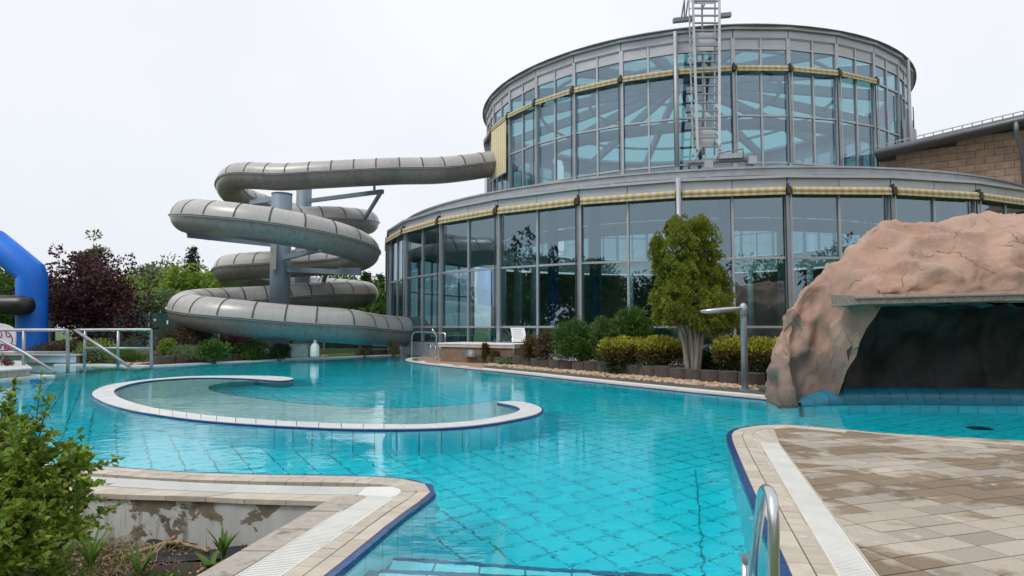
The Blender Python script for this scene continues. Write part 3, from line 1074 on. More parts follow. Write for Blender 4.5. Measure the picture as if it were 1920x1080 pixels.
terrace = struct('terrace', MB().prism([(p.x, p.y) for p in poly], -0.2, -0.012).mesh('terrace', m_grout))
PA = R(18)
pu, pv = Vector((math.cos(PA), math.sin(PA), 0)), Vector((-math.sin(PA), math.cos(PA), 0))
PW, PH = 0.31, 0.172
rr = random.Random(5)
cand = []
for i in range(-40, 60):
    for j in range(-40, 80):
        c = pu * (i * PW) + pv * (j * PH)
        if 0.8 < c.x < 9.5 and 1.4 < c.y < 8.2:
            s_ = [c + pu * (a * (PW / 2 - 0.0035)) + pv * (b * (PH / 2 - 0.0035)) for a, b in ((-1, -1), (1, -1), (1, 1), (-1, 1))]
            k = clip(s_, poly)
            if k:
                vis = c.x / max(0.1, c.y) < 0.84 and c.y > 2.9
                cand.append((0 if vis else 1, c.length, c, k))
cand.sort(key=lambda e: (e[0], e[1]))
for n_, (vis, _, c, k) in enumerate(cand):
    if n_ >= 300:
        break
    z = rr.uniform(-0.004, -0.001)
    me = MB().prism([(p.x - c.x, p.y - c.y) for p in k], -0.05, 0).mesh('paver', m_paver)
    part('paver', me, terrace, Matrix.Translation((c.x, c.y, z)) @ Matrix.Rotation(rr.uniform(-0.004, 0.004), 4, 'X') @ Matrix.Rotation(rr.uniform(-0.003, 0.003), 4, 'Y'))
mb = MB()
for vis, _, c, k in cand[300:]:
    mb.prism([(p.x, p.y) for p in k], -0.05, -0.002)
if mb.v:
    part('paver', mb.mesh('far_pavers', m_paver), terrace, None, 'stuff')

# ------------------------------------------------------------------ near-left promontory: coping, grates, slabs, peeling wall
cope_N = thing('pool_coping', 'beige tiled pool coping with cobalt edge round the left promontory', 'coping', (-1.6, 4.9, 0))
strip_tiles('edge_tile', cope_N, seg_N1, -0.004, 0.040, 0.27, 0.004, -0.085, -0.004, m_cobalt, 0.0005, 12)
strip_tiles('coping_tile', cope_N, seg_N1, 0.042, 0.135, 0.275, 0.005, -0.08, 0.0, m_cope, 0.001, 13)
i_c = max(range(len(seg_N1)), key=lambda i: seg_N1[i].x if seg_N1[i].y > 4 else -99)
strip_tiles('coping_tile', cope_N, seg_N1[:i_c - 8], 0.143, 0.268, 0.14, 0.005, -0.08, 0.001, m_cope, 0.0012, 14)
strip_tiles('coping_tile', cope_N, seg_N1[i_c - 9:i_c + 9], 0.143, 0.262, 0.17, 0.007, -0.08, 0.001, m_cope, 0.0012, 15)
strip_tiles('coping_tile', cope_N, seg_N1[i_c + 8:], 0.143, 0.255, 0.14, 0.005, -0.08, 0.001, m_cope, 0.0012, 16)
mb = MB()
sweep_strip(mb, offset(seg_N1, 0.02), offset(seg_N1, 0.265), -0.2, -0.006)
part('bedding', fix_normals(mb.mesh('bedding', m_grout)), cope_N)
part('infill_strip', MB().prism([tuple(p[:2]) for p in offset(seg_N1[i_c - 12:i_c + 13], 0.2)], -0.1, -0.0035).mesh('infill_strip', m_cope), cope_N)
# arm along the far side (runs left-right)
far_e = catmull([Vector((-9.0, 6.75, 0)), Vector((-6.2, 5.87, 0))] + gp([(150, 891.6), (362, 905), (560, 911.6), (690, 913.4)], 0), 6)
near_e = catmull([Vector((-9.1, 6.5, 0)), Vector((-6.3, 5.63, 0))] + gp([(162, 910), (362, 921), (560, 926.9), (672, 928.5)], 0), 6)
midl = [(a + b) / 2 for a, b in zip(far_e, near_e)]
gr_N = thing('overflow_grate', 'white slatted overflow grate beside the peeling wall on the left', 'grate', (-2.2, 4.9, 0))
grate_run(gr_N, midl, None, 0.215)
mb = MB()
sweep_strip(mb, far_e, near_e, -0.12, -0.03)
part('channel', fix_normals(mb.mesh('channel', m_channel)), gr_N)
# arm towards the camera
a0, a1 = flat(G(692, 930)), flat(G(440, 1080))
b0, b1 = flat(G(733, 933)), flat(G(530, 1080))
c0, c1 = (a0 + b0) / 2, (a1 + b1) / 2
dN = (c1 - c0).normalized()
c1 = c1 + dN * 0.8
gr_M = thing('overflow_grate', 'white slatted overflow grate on the promontory arm nearest the camera', 'grate', (-1.15, 3.7, 0))
nN = Vector((dN.y, -dN.x, 0))
wN = abs((b1 - a1).dot(nN)) - 0.01
grate_run(gr_M, c0, c1, wN)
part('channel', MB().prism([tuple((c0 + nN * s_ * (wN / 2 + 0.01))[:2]) for s_ in (-1, 1)] + [tuple((c1 + nN * s_ * (wN / 2 + 0.01))[:2]) for s_ in (1, -1)], -0.12, -0.03).mesh('channel', m_channel), gr_M)
pts = gp([(672, 929), (684, 913.5), (735, 913), (750, 918), (752, 924), (742, 931), (733, 933)], 0)
part('corner_plate', MB().prism([(p.x, p.y) for p in pts], -0.03, 0.003).mesh('corner_plate', m_grate), gr_M)
# stone slabs on top of the wall
slabs = thing('bed_wall', 'low peeling white-painted concrete wall with stone slabs round the sunken bed', 'wall', (-2.4, 4.6, -0.4))
slab_o = catmull([Vector((-9.2, 6.33, 0)), Vector((-6.4, 5.47, 0))] + gp([(120, 922), (362, 930.7), (440, 935), (615, 940)], 0), 6)
rr = random.Random(8)
qa, qb = resample(near_e, 0.30), None
nseg = len(qa) - 1
qb = resample(slab_o, 0.30)
L = min(len(qa), len(qb))
qa = [near_e[0].lerp(near_e[0], 0)] and [resample(near_e, 1e9)] and resample(near_e, (sum((near_e[i + 1] - near_e[i]).length for i in range(len(near_e) - 1))) / (len(qb) - 1))
for i in range(len(qb) - 1):
    a, b = qa[i].lerp(qa[i + 1], 0.012), qa[i].lerp(qa[i + 1], 0.988)
    c, d = qb[i].lerp(qb[i + 1], 0.988), qb[i].lerp(qb[i + 1], 0.012)
    sh = Vector((0, -0.006, 0))
    part('slab', MB().prism([tuple((p + s_)[:2]) for p, s_ in ((a, sh), (b, sh), (c, sh * 0), (d, sh * 0))], -0.034, 0.0 + rr.uniform(-0.001, 0.001)).mesh('slab', m_cope), slabs)
sl_in0, sl_in1 = a0 - nN * 0 , a1
o0, o1 = flat(G(628, 931)), flat(G(370, 1080))
sI0, sI1 = flat(G(688, 931)), flat(G(437, 1080))
ext = 0.8 / (sI1 - sI0).length
o1, sI1 = o1 + (o1 - o0) * ext, sI1 + (sI1 - sI0) * ext
n_ = 6
for i in range(n_):
    f0, f1 = i / n_ + 0.003, (i + 1) / n_ - 0.003
    pts = [sI0.lerp(sI1, f0), sI0.lerp(sI1, f1), o0.lerp(o1, f1), o0.lerp(o1, f0)]
    part('slab', MB().prism([tuple(p[:2]) for p in pts], -0.04, 0.003 + rr.uniform(-0.001, 0.001)).mesh('slab', m_slab), slabs)
# wall bodies under the slabs
wf = offset(slab_o, -0.02)
wb = offset(slab_o, -0.34)
mb = MB()
sweep_strip(mb, wf, wb, -0.62, -0.0345)
part('wall_face', fix_normals(mb.mesh('wall_face', m_peel)), slabs)
wn = Vector((-(o1 - o0).y, (o1 - o0).x, 0)).normalized()
if wn.x < 0:
    wn = -wn
mb = MB().prism([tuple((o0 + wn * 0.02)[:2]), tuple((o1 + wn * 0.02)[:2]), tuple((o1 + wn * 0.33)[:2]), tuple((o0 + wn * 0.30)[:2])], -0.62, -0.125)
mb2 = MB().prism([tuple((o0 + wn * 0.02)[:2]), tuple((o1 + wn * 0.02)[:2]), tuple((o1 + wn * 0.13)[:2]), tuple((o0 + wn * 0.13)[:2])], -0.125, -0.041)
part('wall_body', mb.mesh('wall_body', m_peel), slabs)
part('wall_body', mb2.mesh('wall_body', m_peel), slabs)

# near deck under the camera
deck_near = struct('near_deck', MB().prism([(-1.3, 2.1), (1.1, 2.1), (1.5, 2.34), (1.3, 2.34), (-1.15, 2.34)], -0.2, -0.002).mesh('near_deck', m_grout))

# ------------------------------------------------------------------ crescent island
ring_out = [(551, 710), (545, 707.5), (525, 705.5), (492, 704.3), (430, 704), (363, 705), (318, 707.5), (278, 711), (240, 715.5), (203, 721.6), (182, 728), (171, 735.5), (172, 742), (180, 748), (196, 755.5), (220, 763), (255, 771), (299, 778), (350, 785), (406, 790.5), (480, 796), (556, 800), (640, 803.5), (720, 804.5), (800, 803.5), (870, 800), (930, 793), (985, 783), (1010, 776), (1020, 769), (1014, 762), (991, 754.5), (962, 751.5), (940, 752.5), (932, 754.5)]
ring_in = [(551, 710.5), (541, 712.6), (523.6, 713.6), (504, 712.4), (470, 709.8), (415, 708), (363.5, 708), (318, 710.5), (278, 714), (252, 718), (231, 724), (219, 729), (215.5, 734), (220, 741), (231, 747), (246, 752.6), (270, 759.5), (299, 766), (350, 773), (406, 779.5), (480, 785), (556, 789.5), (640, 793.2), (720, 794.5), (780, 794.5), (840, 792), (900, 786), (932, 780), (955, 775), (968, 770), (971.5, 766.5), (965, 761.5), (948, 757.6), (940, 756), (932, 754.5)]
RO, RI = catmull(gp(ring_out, 0.0), 4), catmull(gp(ring_in, 0.0), 4)
n = min(len(RO), len(RI))
RO, RI = RO[:n], RI[:n]
island = thing('crescent_island', 'white-tiled crescent island wall curving through the pool', 'island', ((RO[0] + RO[n // 2]) / 2))
mb = MB()
sweep_strip(mb, RO, RI, FZ, -0.055)
part('core', fix_normals(mb.mesh('core', m_poolgrout)), island)
def inward(A, B, d):
    return [a + (b - a).normalized() * min(d, (b - a).length * 0.3) if (b - a).length > 1e-4 else a.copy() for a, b in zip(A, B)]
o2, i2 = inward(RO, RI, 0.035), inward(RI, RO, 0.035)
for A, B in ((RO, o2), (RI, i2)):
    mb = MB()
    sweep_strip(mb, A, B, -0.08, -0.006)
    part('cobalt_rim', fix_normals(mb.mesh('cobalt_rim', m_cobalt)), island)
mids = [(a + b) / 2 for a, b in zip(o2, i2)]
step_ = 2
rr = random.Random(3)
for A, B, s0 in ((o2, mids, 0), (mids, i2, 1)):
    for i in range(0, n - step_, step_):
        j = i + step_
        g = 0.014
        a, b = A[i].lerp(A[j], g), A[i].lerp(A[j], 1 - g)
        c, d = B[i].lerp(B[j], 1 - g), B[i].lerp(B[j], g)
        ins = 0.003
        if s0 == 0:
            c, d = c + (b - c).normalized() * ins if (b - c).length > 0.02 else c, d + (a - d).normalized() * ins if (a - d).length > 0.02 else d
        m = (a + b + c + d) / 4
        if (a - d).length < 0.015 and (b - c).length < 0.015:
            continue
        k_ = A[i + 1].lerp(A[i + 1], 0)
        part('rim_tile', MB().prism([(p.x - m.x, p.y - m.y) for p in (a, k_, b, c, B[i + 1] if s0 else c.lerp(d, 0.5), d)], -0.07, 0.0).mesh('rim_tile', m_tile_w), island, Matrix.Translation((m.x, m.y, 0.001 + rr.uniform(-0.001, 0.001))))
wall_tiles(RO[40:], 0.26, 1, FZ, -0.06, island, m_pooltile, 'side_tile')
# shallow plateau inside the crescent
edge = catmull(gp([(523.6, 713.6), (504, 716.7), (449, 719.5), (415, 723.5), (396, 729), (393, 733), (402, 738.7), (449, 748), (556, 761), (640, 768), (720, 770.5), (800, 769), (860, 765), (905, 760), (932, 755)], -0.1), 5)
i_a = min(range(n), key=lambda i: (RI[i] - edge[0]).length)
pl = RI[i_a:] + edge[::-1]
plateau = part('plateau', MB().prism([(p.x, p.y) for p in pl], FZ, -0.19).mesh('plateau', m_pooltile_s), island)
mb = MB()
mb.tube([(p.x, p.y, -0.192) for p in edge], 0.022, 6)
part('plateau_edge', mb.mesh('plateau_edge', m_nosing), island)

# ------------------------------------------------------------------ far coping, planting strip and terrace by the hall
cope_F = thing('pool_coping', 'pale coping and grate running in front of the planted bed', 'coping', (2.5, 15, 0))
strip_tiles('edge_tile', cope_F, seg_F, -0.004, 0.04, 0.6, 0.004, -0.085, -0.012, m_cobalt, 0, 22)
strip_tiles('coping_tile', cope_F, seg_F, 0.042, 0.30, 0.5, 0.006, -0.08, 0.0, m_lightstone, 0.001, 23)
strip_tiles('grate_panel', cope_F, seg_F[:12], 0.304, 0.54, 0.5, 0.004, -0.06, 0.004, m_grate, 0.0005, 24)
strip_tiles('paving_slab', cope_F, seg_F[:8], 0.546, 1.15, 0.6, 0.008, -0.08, 0.0, m_darkpave, 0.001, 25)
cope_B = thing('pool_coping', 'narrow white edging along the far lawn below the slide', 'coping', (-8, 23, 0))
strip_tiles('edge_stone', cope_B, seg_B, -0.004, 0.30, 0.6, 0.006, -0.085, 0.0, m_tile_w, 0.001, 26)
strip_tiles('paving_slab', cope_B, seg_B, 0.306, 0.9, 0.6, 0.008, -0.085, -0.012, m_lightstone, 0.002, 27)
bed_in = offset(seg_F[:7], 0.9)
soil_poly = [(p.x, p.y) for p in bed_in] + [(-1.6, 24.0), (2.0, 21.6), (6, 19.8), (9.6, 19.6), (9.6, 13.2), (6.2, 12.6)]
soilbed = struct('planting_soil', MB().prism(soil_poly, -0.2, -0.022).mesh('planting_soil', m_soil))
# brown terrace in front of the hall
tp = gp([(806, 667.4), (781, 672.3), (800, 680), (834, 684), (905, 691)], 0) + [Vector((-0.9, 21.5, 0)), Vector((0.5, 22.3, 0)), Vector((-4.6, 28.2, 0))]
hall_terrace = struct('hall_terrace', MB().prism([(p.x, p.y) for p in tp], -0.15, 0.004).mesh('hall_terrace', m_deckwood))

# gravel strip
rng = np.random.default_rng(77)
ico = bmesh.new()
bmesh.ops.create_icosphere(ico, subdivisions=1, radius=1.0)
iv = np.array([v.co[:] for v in ico.verts])
ifc = [tuple(v.index for v in f.verts) for f in ico.faces]
ico.free()
def pebbles(name, line, d0, d1, n, smin, smax, z, seed, mat=None):
    rg = np.random.default_rng(seed)
    q_ = resample(line, 0.05)
    A, B = offset(q_, d0), offset(q_, d1)
    V, Fc = [], []
    for k in range(n):
        i = rg.integers(0, len(q_))
        p = A[i].lerp(B[i], rg.uniform(0, 1))
        s_ = rg.uniform(smin, smax)
        sc = s_ * np.array([rg.uniform(0.7, 1.4), rg.uniform(0.7, 1.2), rg.uniform(0.45, 0.8)])
        a = rg.uniform(0, 2 * PI)
        v = iv * (1 + rg.normal(size=(len(iv), 1)) * 0.09) * sc
        v = np.stack([v[:, 0] * math.cos(a) - v[:, 1] * math.sin(a), v[:, 0] * math.sin(a) + v[:, 1] * math.cos(a), v[:, 2]], 1)
        v += np.array([p.x, p.y, z + s_ * rg.uniform(0.0, 0.7)])
        Fc += [tuple(x + len(V) * len(iv) for x in f) for f in ifc]
        V.append(v)
    me = bpy.data.meshes.new(name)
    me.from_pydata([tuple(x) for x in np.concatenate(V)], [], Fc)
    me.materials.append(mat or m_gravel)
    return me
o = part('gravel', pebbles('gravel', seg_F[:6], 1.17, 1.95, 3800, 0.025, 0.06, -0.012, 4), None, None, 'stuff')
tag(o, 'loose tan pebbles between the dark paving and the palisade edging', 'gravel')
o = part('gravel', pebbles('gravel', seg_B[2:6], 0.95, 1.5, 900, 0.03, 0.08, -0.02, 5), None, None, 'stuff')
tag(o, 'loose pebbles along the far pool edge below the slide bed', 'gravel')

# palisade edging blocks
def palisade_mesh(wd, dp, ht):
    k = ('pal', round(wd, 3), round(dp, 3), round(ht, 3))
    if k in CACHE:
        return CACHE[k]
    prof = []
    nb = 14
    for i in range(nb + 1):
        f = i / nb
        x = -wd / 2 + wd * f
        y = -dp / 2 - 0.11 * math.sin(PI * f) ** 0.7 + (0.008 if i % 2 else 0.0)
        prof.append((x, y))
    prof += [(wd / 2, dp / 2), (-wd / 2, dp / 2)]
    me = MB().prism(prof, 0, ht).mesh('palisade_block', m_palis)
    CACHE[k] = me
    return me
ORD = ['first', 'second', 'third', 'fourth', 'fifth', 'sixth', 'seventh', 'eighth', 'ninth', 'tenth', 'eleventh', 'twelfth', 'thirteenth', 'fourteenth', 'fifteenth', 'sixteenth', 'seventeenth', 'eighteenth', 'nineteenth', 'twentieth', 'twenty-first', 'twenty-second', 'twenty-third', 'twenty-fourth', 'twenty-fifth', 'twenty-sixth', 'twenty-seventh']
def palisade_row(pts, wd, ht, label, flip=False, seed=0, z=-0.03, group=None):
    rg = random.Random(seed)
    q_ = resample(pts, wd)
    for i in range(len(q_) - 1):
        a, b = q_[i], q_[i + 1]
        d = b - a
        c = (a + b) / 2
        o = part('palisade_block', palisade_mesh(round(d.length, 2) - 0.015, 0.22, ht), None, T((c.x, c.y, z + rg.uniform(-0.02, 0.02)), math.atan2(d.y, d.x) + (PI if flip else 0) + rg.uniform(-0.03, 0.03)))
        o.scale.z = rg.uniform(0.95, 1.05)
        tag(o, label.replace('#', ORD[i]), 'edging block', group)
pr = gp([(890, 678.5), (935, 683), (992, 687), (1040, 692), (1090, 696), (1140, 700), (1190, 704), (1250, 709), (1310, 715), (1370, 721), (1430, 726)], 0)
palisade_row(pr, 0.50, 0.30, 'dark ribbed edging block, # from the terrace end of the gravel row', group='palisade blocks along the gravel', seed=1)
pl_ = gp([(288, 683), (350, 679.5), (420, 676.5), (490, 673), (553, 670)], 0)
palisade_row(pl_, 0.72, 0.27, 'brown ribbed edging block below the slide spiral, # from the left', group='edging blocks below the slide', seed=2)
pl3 = gp([(668, 666), (700, 664.8), (752, 663.5)], 0)
palisade_row(pl3, 0.75, 0.26, 'brown edging block at the slide exit, # from the left', group='edging blocks at the slide exit', seed=3)

# ================================================================== THE GLASS ROTUNDA
CX, CY = 9.618, 35.957
RL, RU = 16.22, 10.98          # facade radii (lower hall, upper drum)
T0L, T0U, DT = -1.070, -1.280, 0.200
rot = thing('glass_rotunda', 'two-tier round glass swimming hall with grey metal bands and striped awnings', 'building', (CX, CY, 0))
def cp(r, t_, z=0.0):
    return Vector((CX + r * math.sin(t_), CY - r * math.cos(t_), z))
def arc_band(r0, r1, z0, z1, ta, tb, n, mat, name, parent=rot, polyg=False):
    """curved solid band between two radii"""
    mb = MB()
    A = [cp(r0, ta + (tb - ta) * i / n) for i in range(n + 1)]
    B = [cp(r1, ta + (tb - ta) * i / n) for i in range(n + 1)]
    sweep_strip(mb, A, B, z0, z1)
    return part(name, fix_normals(mb.mesh(name, mat)), parent)
def facade(Rf, t0, k0, k1, rows, plinth, fascia, awn_z, awn_R, dt=DT, first_awn=None, last_awn=None, tall=None, short=False):
    """one drum of bays, two panes wide; rows = list of (z0, z1, kind)"""
    ch = 2 * Rf * math.sin(dt / 2)
    rc = Rf * math.cos(dt / 2)
    pw = ch / 2 - 0.11
    zlo, zhi = rows[0][0], rows[-1][1]
    for k in range(k0, k1):
        tm = t0 + dt * (k + 0.5)
        tj = t0 + dt * k
        ctr = cp(rc, tm)
        tan = Vector((math.cos(tm), math.sin(tm), 0))
        # joint mullion and awning guide rails
        j = cp(Rf, tj)
        part('mullion', boxm(0.15, 0.16, zhi - zlo, m_frame), rot, T((j.x, j.y, zlo), tj))
        if tall:
            for s_ in (-1, 1):
                g = cp(Rf + 0.15, tj + s_ * 0.085 / Rf)
                part('guide_rail', boxm(0.035, 0.03, tall[1] - tall[0], m_dark if s_ < 0 else m_frame), rot, T((g.x, g.y, tall[0]), tj))
        part('mullion', boxm(0.075, 0.13, zhi - zlo, m_frame), rot, T((ctr.x, ctr.y, zlo), tm))
        for (z0, z1, kind) in rows:
            for s_ in (-1, 1):
                c = ctr + tan * (s_ * ch / 4)
                if kind == 'glass':
                    part('window_pane', boxm(pw, 0.024, z1 - z0 - 0.075, m_glass), rot, T((c.x, c.y, z0 + 0.0375), tm))
                else:
                    part('metal_panel', boxm(pw, 0.05, z1 - z0 - 0.03, m_fascia), rot, T((c.x, c.y, z0 + 0.015), tm))
            for s_ in (-1, 1):
                c = ctr + tan * (s_ * ch / 4)
                part('transom', boxm(pw + 0.02, 0.11, 0.07, m_frame), rot, T((c.x, c.y, z1 - 0.035), tm))
LOW_ROWS = [(0.62, 1.2, 'glass'), (1.2, 3.32, 'glass'), (3.32, 5.45, 'glass')]
facade(RL, T0L, -6, 12, LOW_ROWS, None, None, 5.40, 16.4, tall=(1.0, 5.35))
UP_ROWS = [(6.05, 7.62, 'glass'), (7.62, 9.5, 'glass'), (9.5, 11.4, 'glass'), (11.4, 12.2, 'glass'), (12.2, 12.62, 'metal')]
facade(RU, T0U, -6, 25, UP_ROWS, None, None, 11.38, 11.14, tall=(7.6, 11.3))
chL = 2 * RL * math.sin(DT / 2)
chU = 2 * RU * math.sin(DT / 2)
# plinth panels, fascia panels, awnings
for k in range(-6, 12):
    tm = T0L + DT * (k + 0.5)
    c = cp(RL * math.cos(DT / 2), tm)
    part('plinth_panel', boxm(chL - 0.02, 0.14, 0.58, m_fascia), rot, T((c.x, c.y, 0.0), tm))
    for s_ in (-1, 1):
        c = cp(RL * math.cos(DT / 2) + 0.02, tm) + Vector((math.cos(tm), math.sin(tm), 0)) * (s_ * chL / 4)
        part('fascia_panel', boxm(chL / 2 - 0.02, 0.12, 0.30, m_fascia), rot, T((c.x, c.y, 5.48), tm))
    c = cp(RL * math.cos(DT / 2) + 0.06, tm)
    part('parapet_cap', boxm(chL + 0.03, 0.26, 0.085, m_frame), rot, T((c.x, c.y, 5.782), tm))
arc_band(RL - 0.3, RL - 0.08, 5.46, 5.78, T0L - 1.2, T0L + 2.4, 36, m_dark, 'fascia_core')
for k in range(-6, 25):
    tm = T0U + DT * (k + 0.5)
    c = cp(RU * math.cos(DT / 2) + 0.02, tm)
    part('fascia_panel', boxm(chU - 0.02, 0.14, 0.30, m_fascia), rot, T((c.x, c.y, 12.625), tm))
    c = cp(RU * math.cos(DT / 2) + 0.10, tm)
    part('gutter', boxm(chU + 0.06, 0.22, 0.13, m_frame), rot, T((c.x, c.y, 12.93), tm))
arc_band(RU - 0.5, RU + 0.02, 13.07, 13.22, 0, 2 * PI, 96, m_rail, 'roof_rim')
def awn_mesh(L):
    k = ('awn', round(L, 3))
    if k not in CACHE:
        mb = MB()
        mb.tube([(-L / 2, 0, 0), (L / 2, 0, 0)], 0.095, 12)
        mb.box((-L / 2, -0.10, -0.15), (L / 2, -0.04, -0.085))
        CACHE[k] = smooth_by_angle(mb.mesh('awning', m_awn))
    return CACHE[k]
br = MB().box((-0.06, -0.09, -0.12), (0.06, 0.09, 0.1)).box((-0.02, -0.04, 0.1), (0.02, 0.12, 0.2)).mesh('awning_bracket', m_dark)
for (Rf, t0, z, ch, ks) in ((16.40, T0L, 5.396, 2 * 16.40 * math.sin(DT / 2), range(-4, 11)), (11.137, T0U, 11.38, 2 * 11.137 * math.sin(DT / 2), range(-3, 9))):
    for k in ks:
        tm = t0 + DT * (k + 0.5)
        c = cp(Rf * math.cos(DT / 2), tm)
        a = part('awning', awn_mesh(ch - 0.20), rot, T((c.x, c.y, z), tm))
        for e in (0, 1):
            if e == 1 and k != ks[-1]:
                continue
            j = cp(Rf, t0 + DT * (k + e))
            part('awning_bracket', br, a, T((j.x, j.y, z), t0 + DT * (k + e)))
# let-down awning sheets in the leftmost bays
for (Rf, t0, z, k, dn) in ((16.40, T0L, 5.396, -1.5, 2.35), (16.40, T0L, 5.396, -2.5, 2.35), (11.137, T0U, 11.38, 0.5, 2.6)):
    tm = t0 + DT * k
    ch = 2 * Rf * math.sin(DT / 2)
    c = cp(Rf * math.cos(DT / 2) + 0.05, tm)
    part('awning_sheet', boxm(ch - 0.22, 0.012, dn, m_awn2), rot, T((c.x, c.y, z - dn - 0.1), tm))
    part('sheet_bar', boxm(ch - 0.2, 0.04, 0.06, m_frame), rot, T((c.x, c.y, z - dn - 0.161), tm))
# down pipes
for (r_, t_, za, zb) in ((16.52, T0L + 4 * DT, 0.05, 5.86), (11.27, T0U + 5 * DT, 7.55, 12.95), (11.27, T0U + 10.25 * DT, 6.4, 12.95)):
    p = cp(r_, t_)
    part('downpipe', MB().tube([(0, 0, za), (0, 0, zb)], 0.075, 12).mesh('downpipe', m_fascia, True), rot, T((p.x, p.y, 0)))
# corrugated cladding on the right flank of the drum
for k in (10, 11, 12):
    tm = T0U + DT * (k + 0.5)
    c = cp(RU + 0.16, tm)
    mb = MB()
    n = 13
    for i in range(n):
        x = -chU / 2 + 0.07 + (chU - 0.14) * i / (n - 1)
        mb.box((x - 0.045, -0.03, 0), (x + 0.045, 0.03, 3.6))
    mb.box((-chU / 2, 0.0305, 0), (chU / 2, 0.05, 3.6))
    part('corrugated_cladding', mb.mesh('corrugated_cladding', m_frame), rot, T((c.x, c.y, 6.6), tm))
# roof of the lower tier, ceilings, floors, core
arc_band(RU + 0.1, RL - 0.09, 5.62, 5.76, T0L - 1.25, T0L + 2.45, 60, m_roof, 'terrace_roof')
arc_band(RU - 0.17, RL - 0.35, 5.50, 5.60, 0, 2 * PI, 80, m_ceil, 'ceiling')
arc_band(RU - 0.18, RU + 0.098, 5.61, 6.04, 0, 2 * PI, 80, m_fascia, 'drum_base')
part('hall_floor', MB().prism([tuple(cp(RL - 0.3, 2 * PI * i / 64)[:2]) for i in range(64)], -0.1, 0.02).mesh('hall_floor', m_infloor), rot)
arc_band(RL - 0.5, RL - 0.2, 0, 5.34, T0L + 2.45, T0L - 1.3 + 2 * PI, 40, m_inwall, 'rear_wall')
arc_band(RU - 0.9, RU - 0.25, 9.2, 9.45, 0, 2 * PI, 64, m_beam, 'ring_girder')
# inner gallery bands that show through the panes
arc_band(RU - 0.5, RU - 0.3, 5.0, 5.49, 0, 2 * PI, 64, m_ceil, 'gallery_front')
for i in range(16):
    t_ = 2 * PI * i / 16 + 0.1
    p = cp(10.6, t_)
    part('interior_column', MB().tube([(0, 0, 0.02), (0, 0, 5.5)], 0.2, 12).mesh('interior_column', m_ceil, True), rot, T((p.x, p.y, 0)))
# curtains
def curtain(t_, wd, h):
    mb = MB()
    n = 26
    A = [Vector((wd * (i / n - 0.5), 0.05 * math.sin(i * 1.9), 0)) for i in range(n + 1)]
    B = [a + Vector((0, 0.02, 0)) for a in A]
    sweep_strip(mb, A, B, 0, h)
    p = cp(RL - 0.45, t_)
    part('curtain', fix_normals(mb.mesh('curtain', m_curtain)), rot, T((p.x, p.y, 0.3), t_))
for f in (2.62, 3.12, 4.45, 6.8):
    curtain(T0L + DT * f, 0.42, 5.0)
# glazed roof of the drum: radial beams, purlins, panes
NB = 16
ZR, ZA = 12.95, 15.2
mbx = {}
for i in range(NB):
    t_ = 2 * PI * i / NB
    p, q_ = cp(RU - 0.35, t_, ZR - 0.2), cp(0.6, t_, ZA - 0.2)
    part('roof_beam', MB().bar(p - Vector((CX, CY, 0)), q_ - Vector((CX, CY, 0)), 0.26, 0.5).mesh('roof_beam', m_beam), rot, Matrix.Translation((CX, CY, 0)))
rings = [RU - 0.4, 8.0, 5.2, 2.4, 0.5]
zat = lambda r_: ZR + (ZA - ZR) * (RU - r_) / RU
for a, b in zip(rings[:-1], rings[1:]):
    mb = MB()
    hw = PI / NB * 0.97
    vs = [(a * math.sin(s_ * hw), -a * math.cos(hw), zat(a) + 0.07) for s_ in (-1, 1)] + [(b * math.sin(s_ * hw), -b * math.cos(hw), zat(b) + 0.07) for s_ in (1, -1)]
    me = MB().add(vs, [(0, 1, 2, 3)]).mesh('roof_pane', m_roofglass)
    for i in range(NB):
        part('roof_pane', me, rot, T((CX, CY, 0), 2 * PI * (i + 0.5) / NB))
for r_ in rings[1:-1]:
    mb = MB()
    mb.tube([cp(r_, 2 * PI * i / 48, zat(r_) - 0.1) - Vector((CX, CY, 0)) for i in range(49)], 0.09, 6)
    part('purlin', mb.mesh('purlin', m_beam), rot, Matrix.Translation((CX, CY, 0)))
# ring rail on the lower roof
for (r_, z, wd, ht) in ((15.55, 6.30, 0.16, 0.06), (15.55, 6.18, 0.05, 0.179), (15.55, 6.07, 0.14, 0.04), (14.9, 6.12, 0.07, 0.07)):
    arc_band(r_ - wd / 2, r_ + wd / 2, z - ht / 2, z + ht / 2, T0L - 1.15, T0L + 2.35, 70, m_rail, 'ring_rail')
for k in range(-5, 12):
    t_ = T0L + DT * (k + 0.3)
    p = cp(15.55, t_)
    part('rail_foot', boxm(0.14, 0.16, 0.30, m_rail), rot, T((p.x, p.y, 5.75), t_))
# rail and deck edge near the roof line
arc_band(RU + 0.0, RU + 0.3, 13.05, 13.065, 0, 2 * PI, 96, m_roof, 'roof_edge')

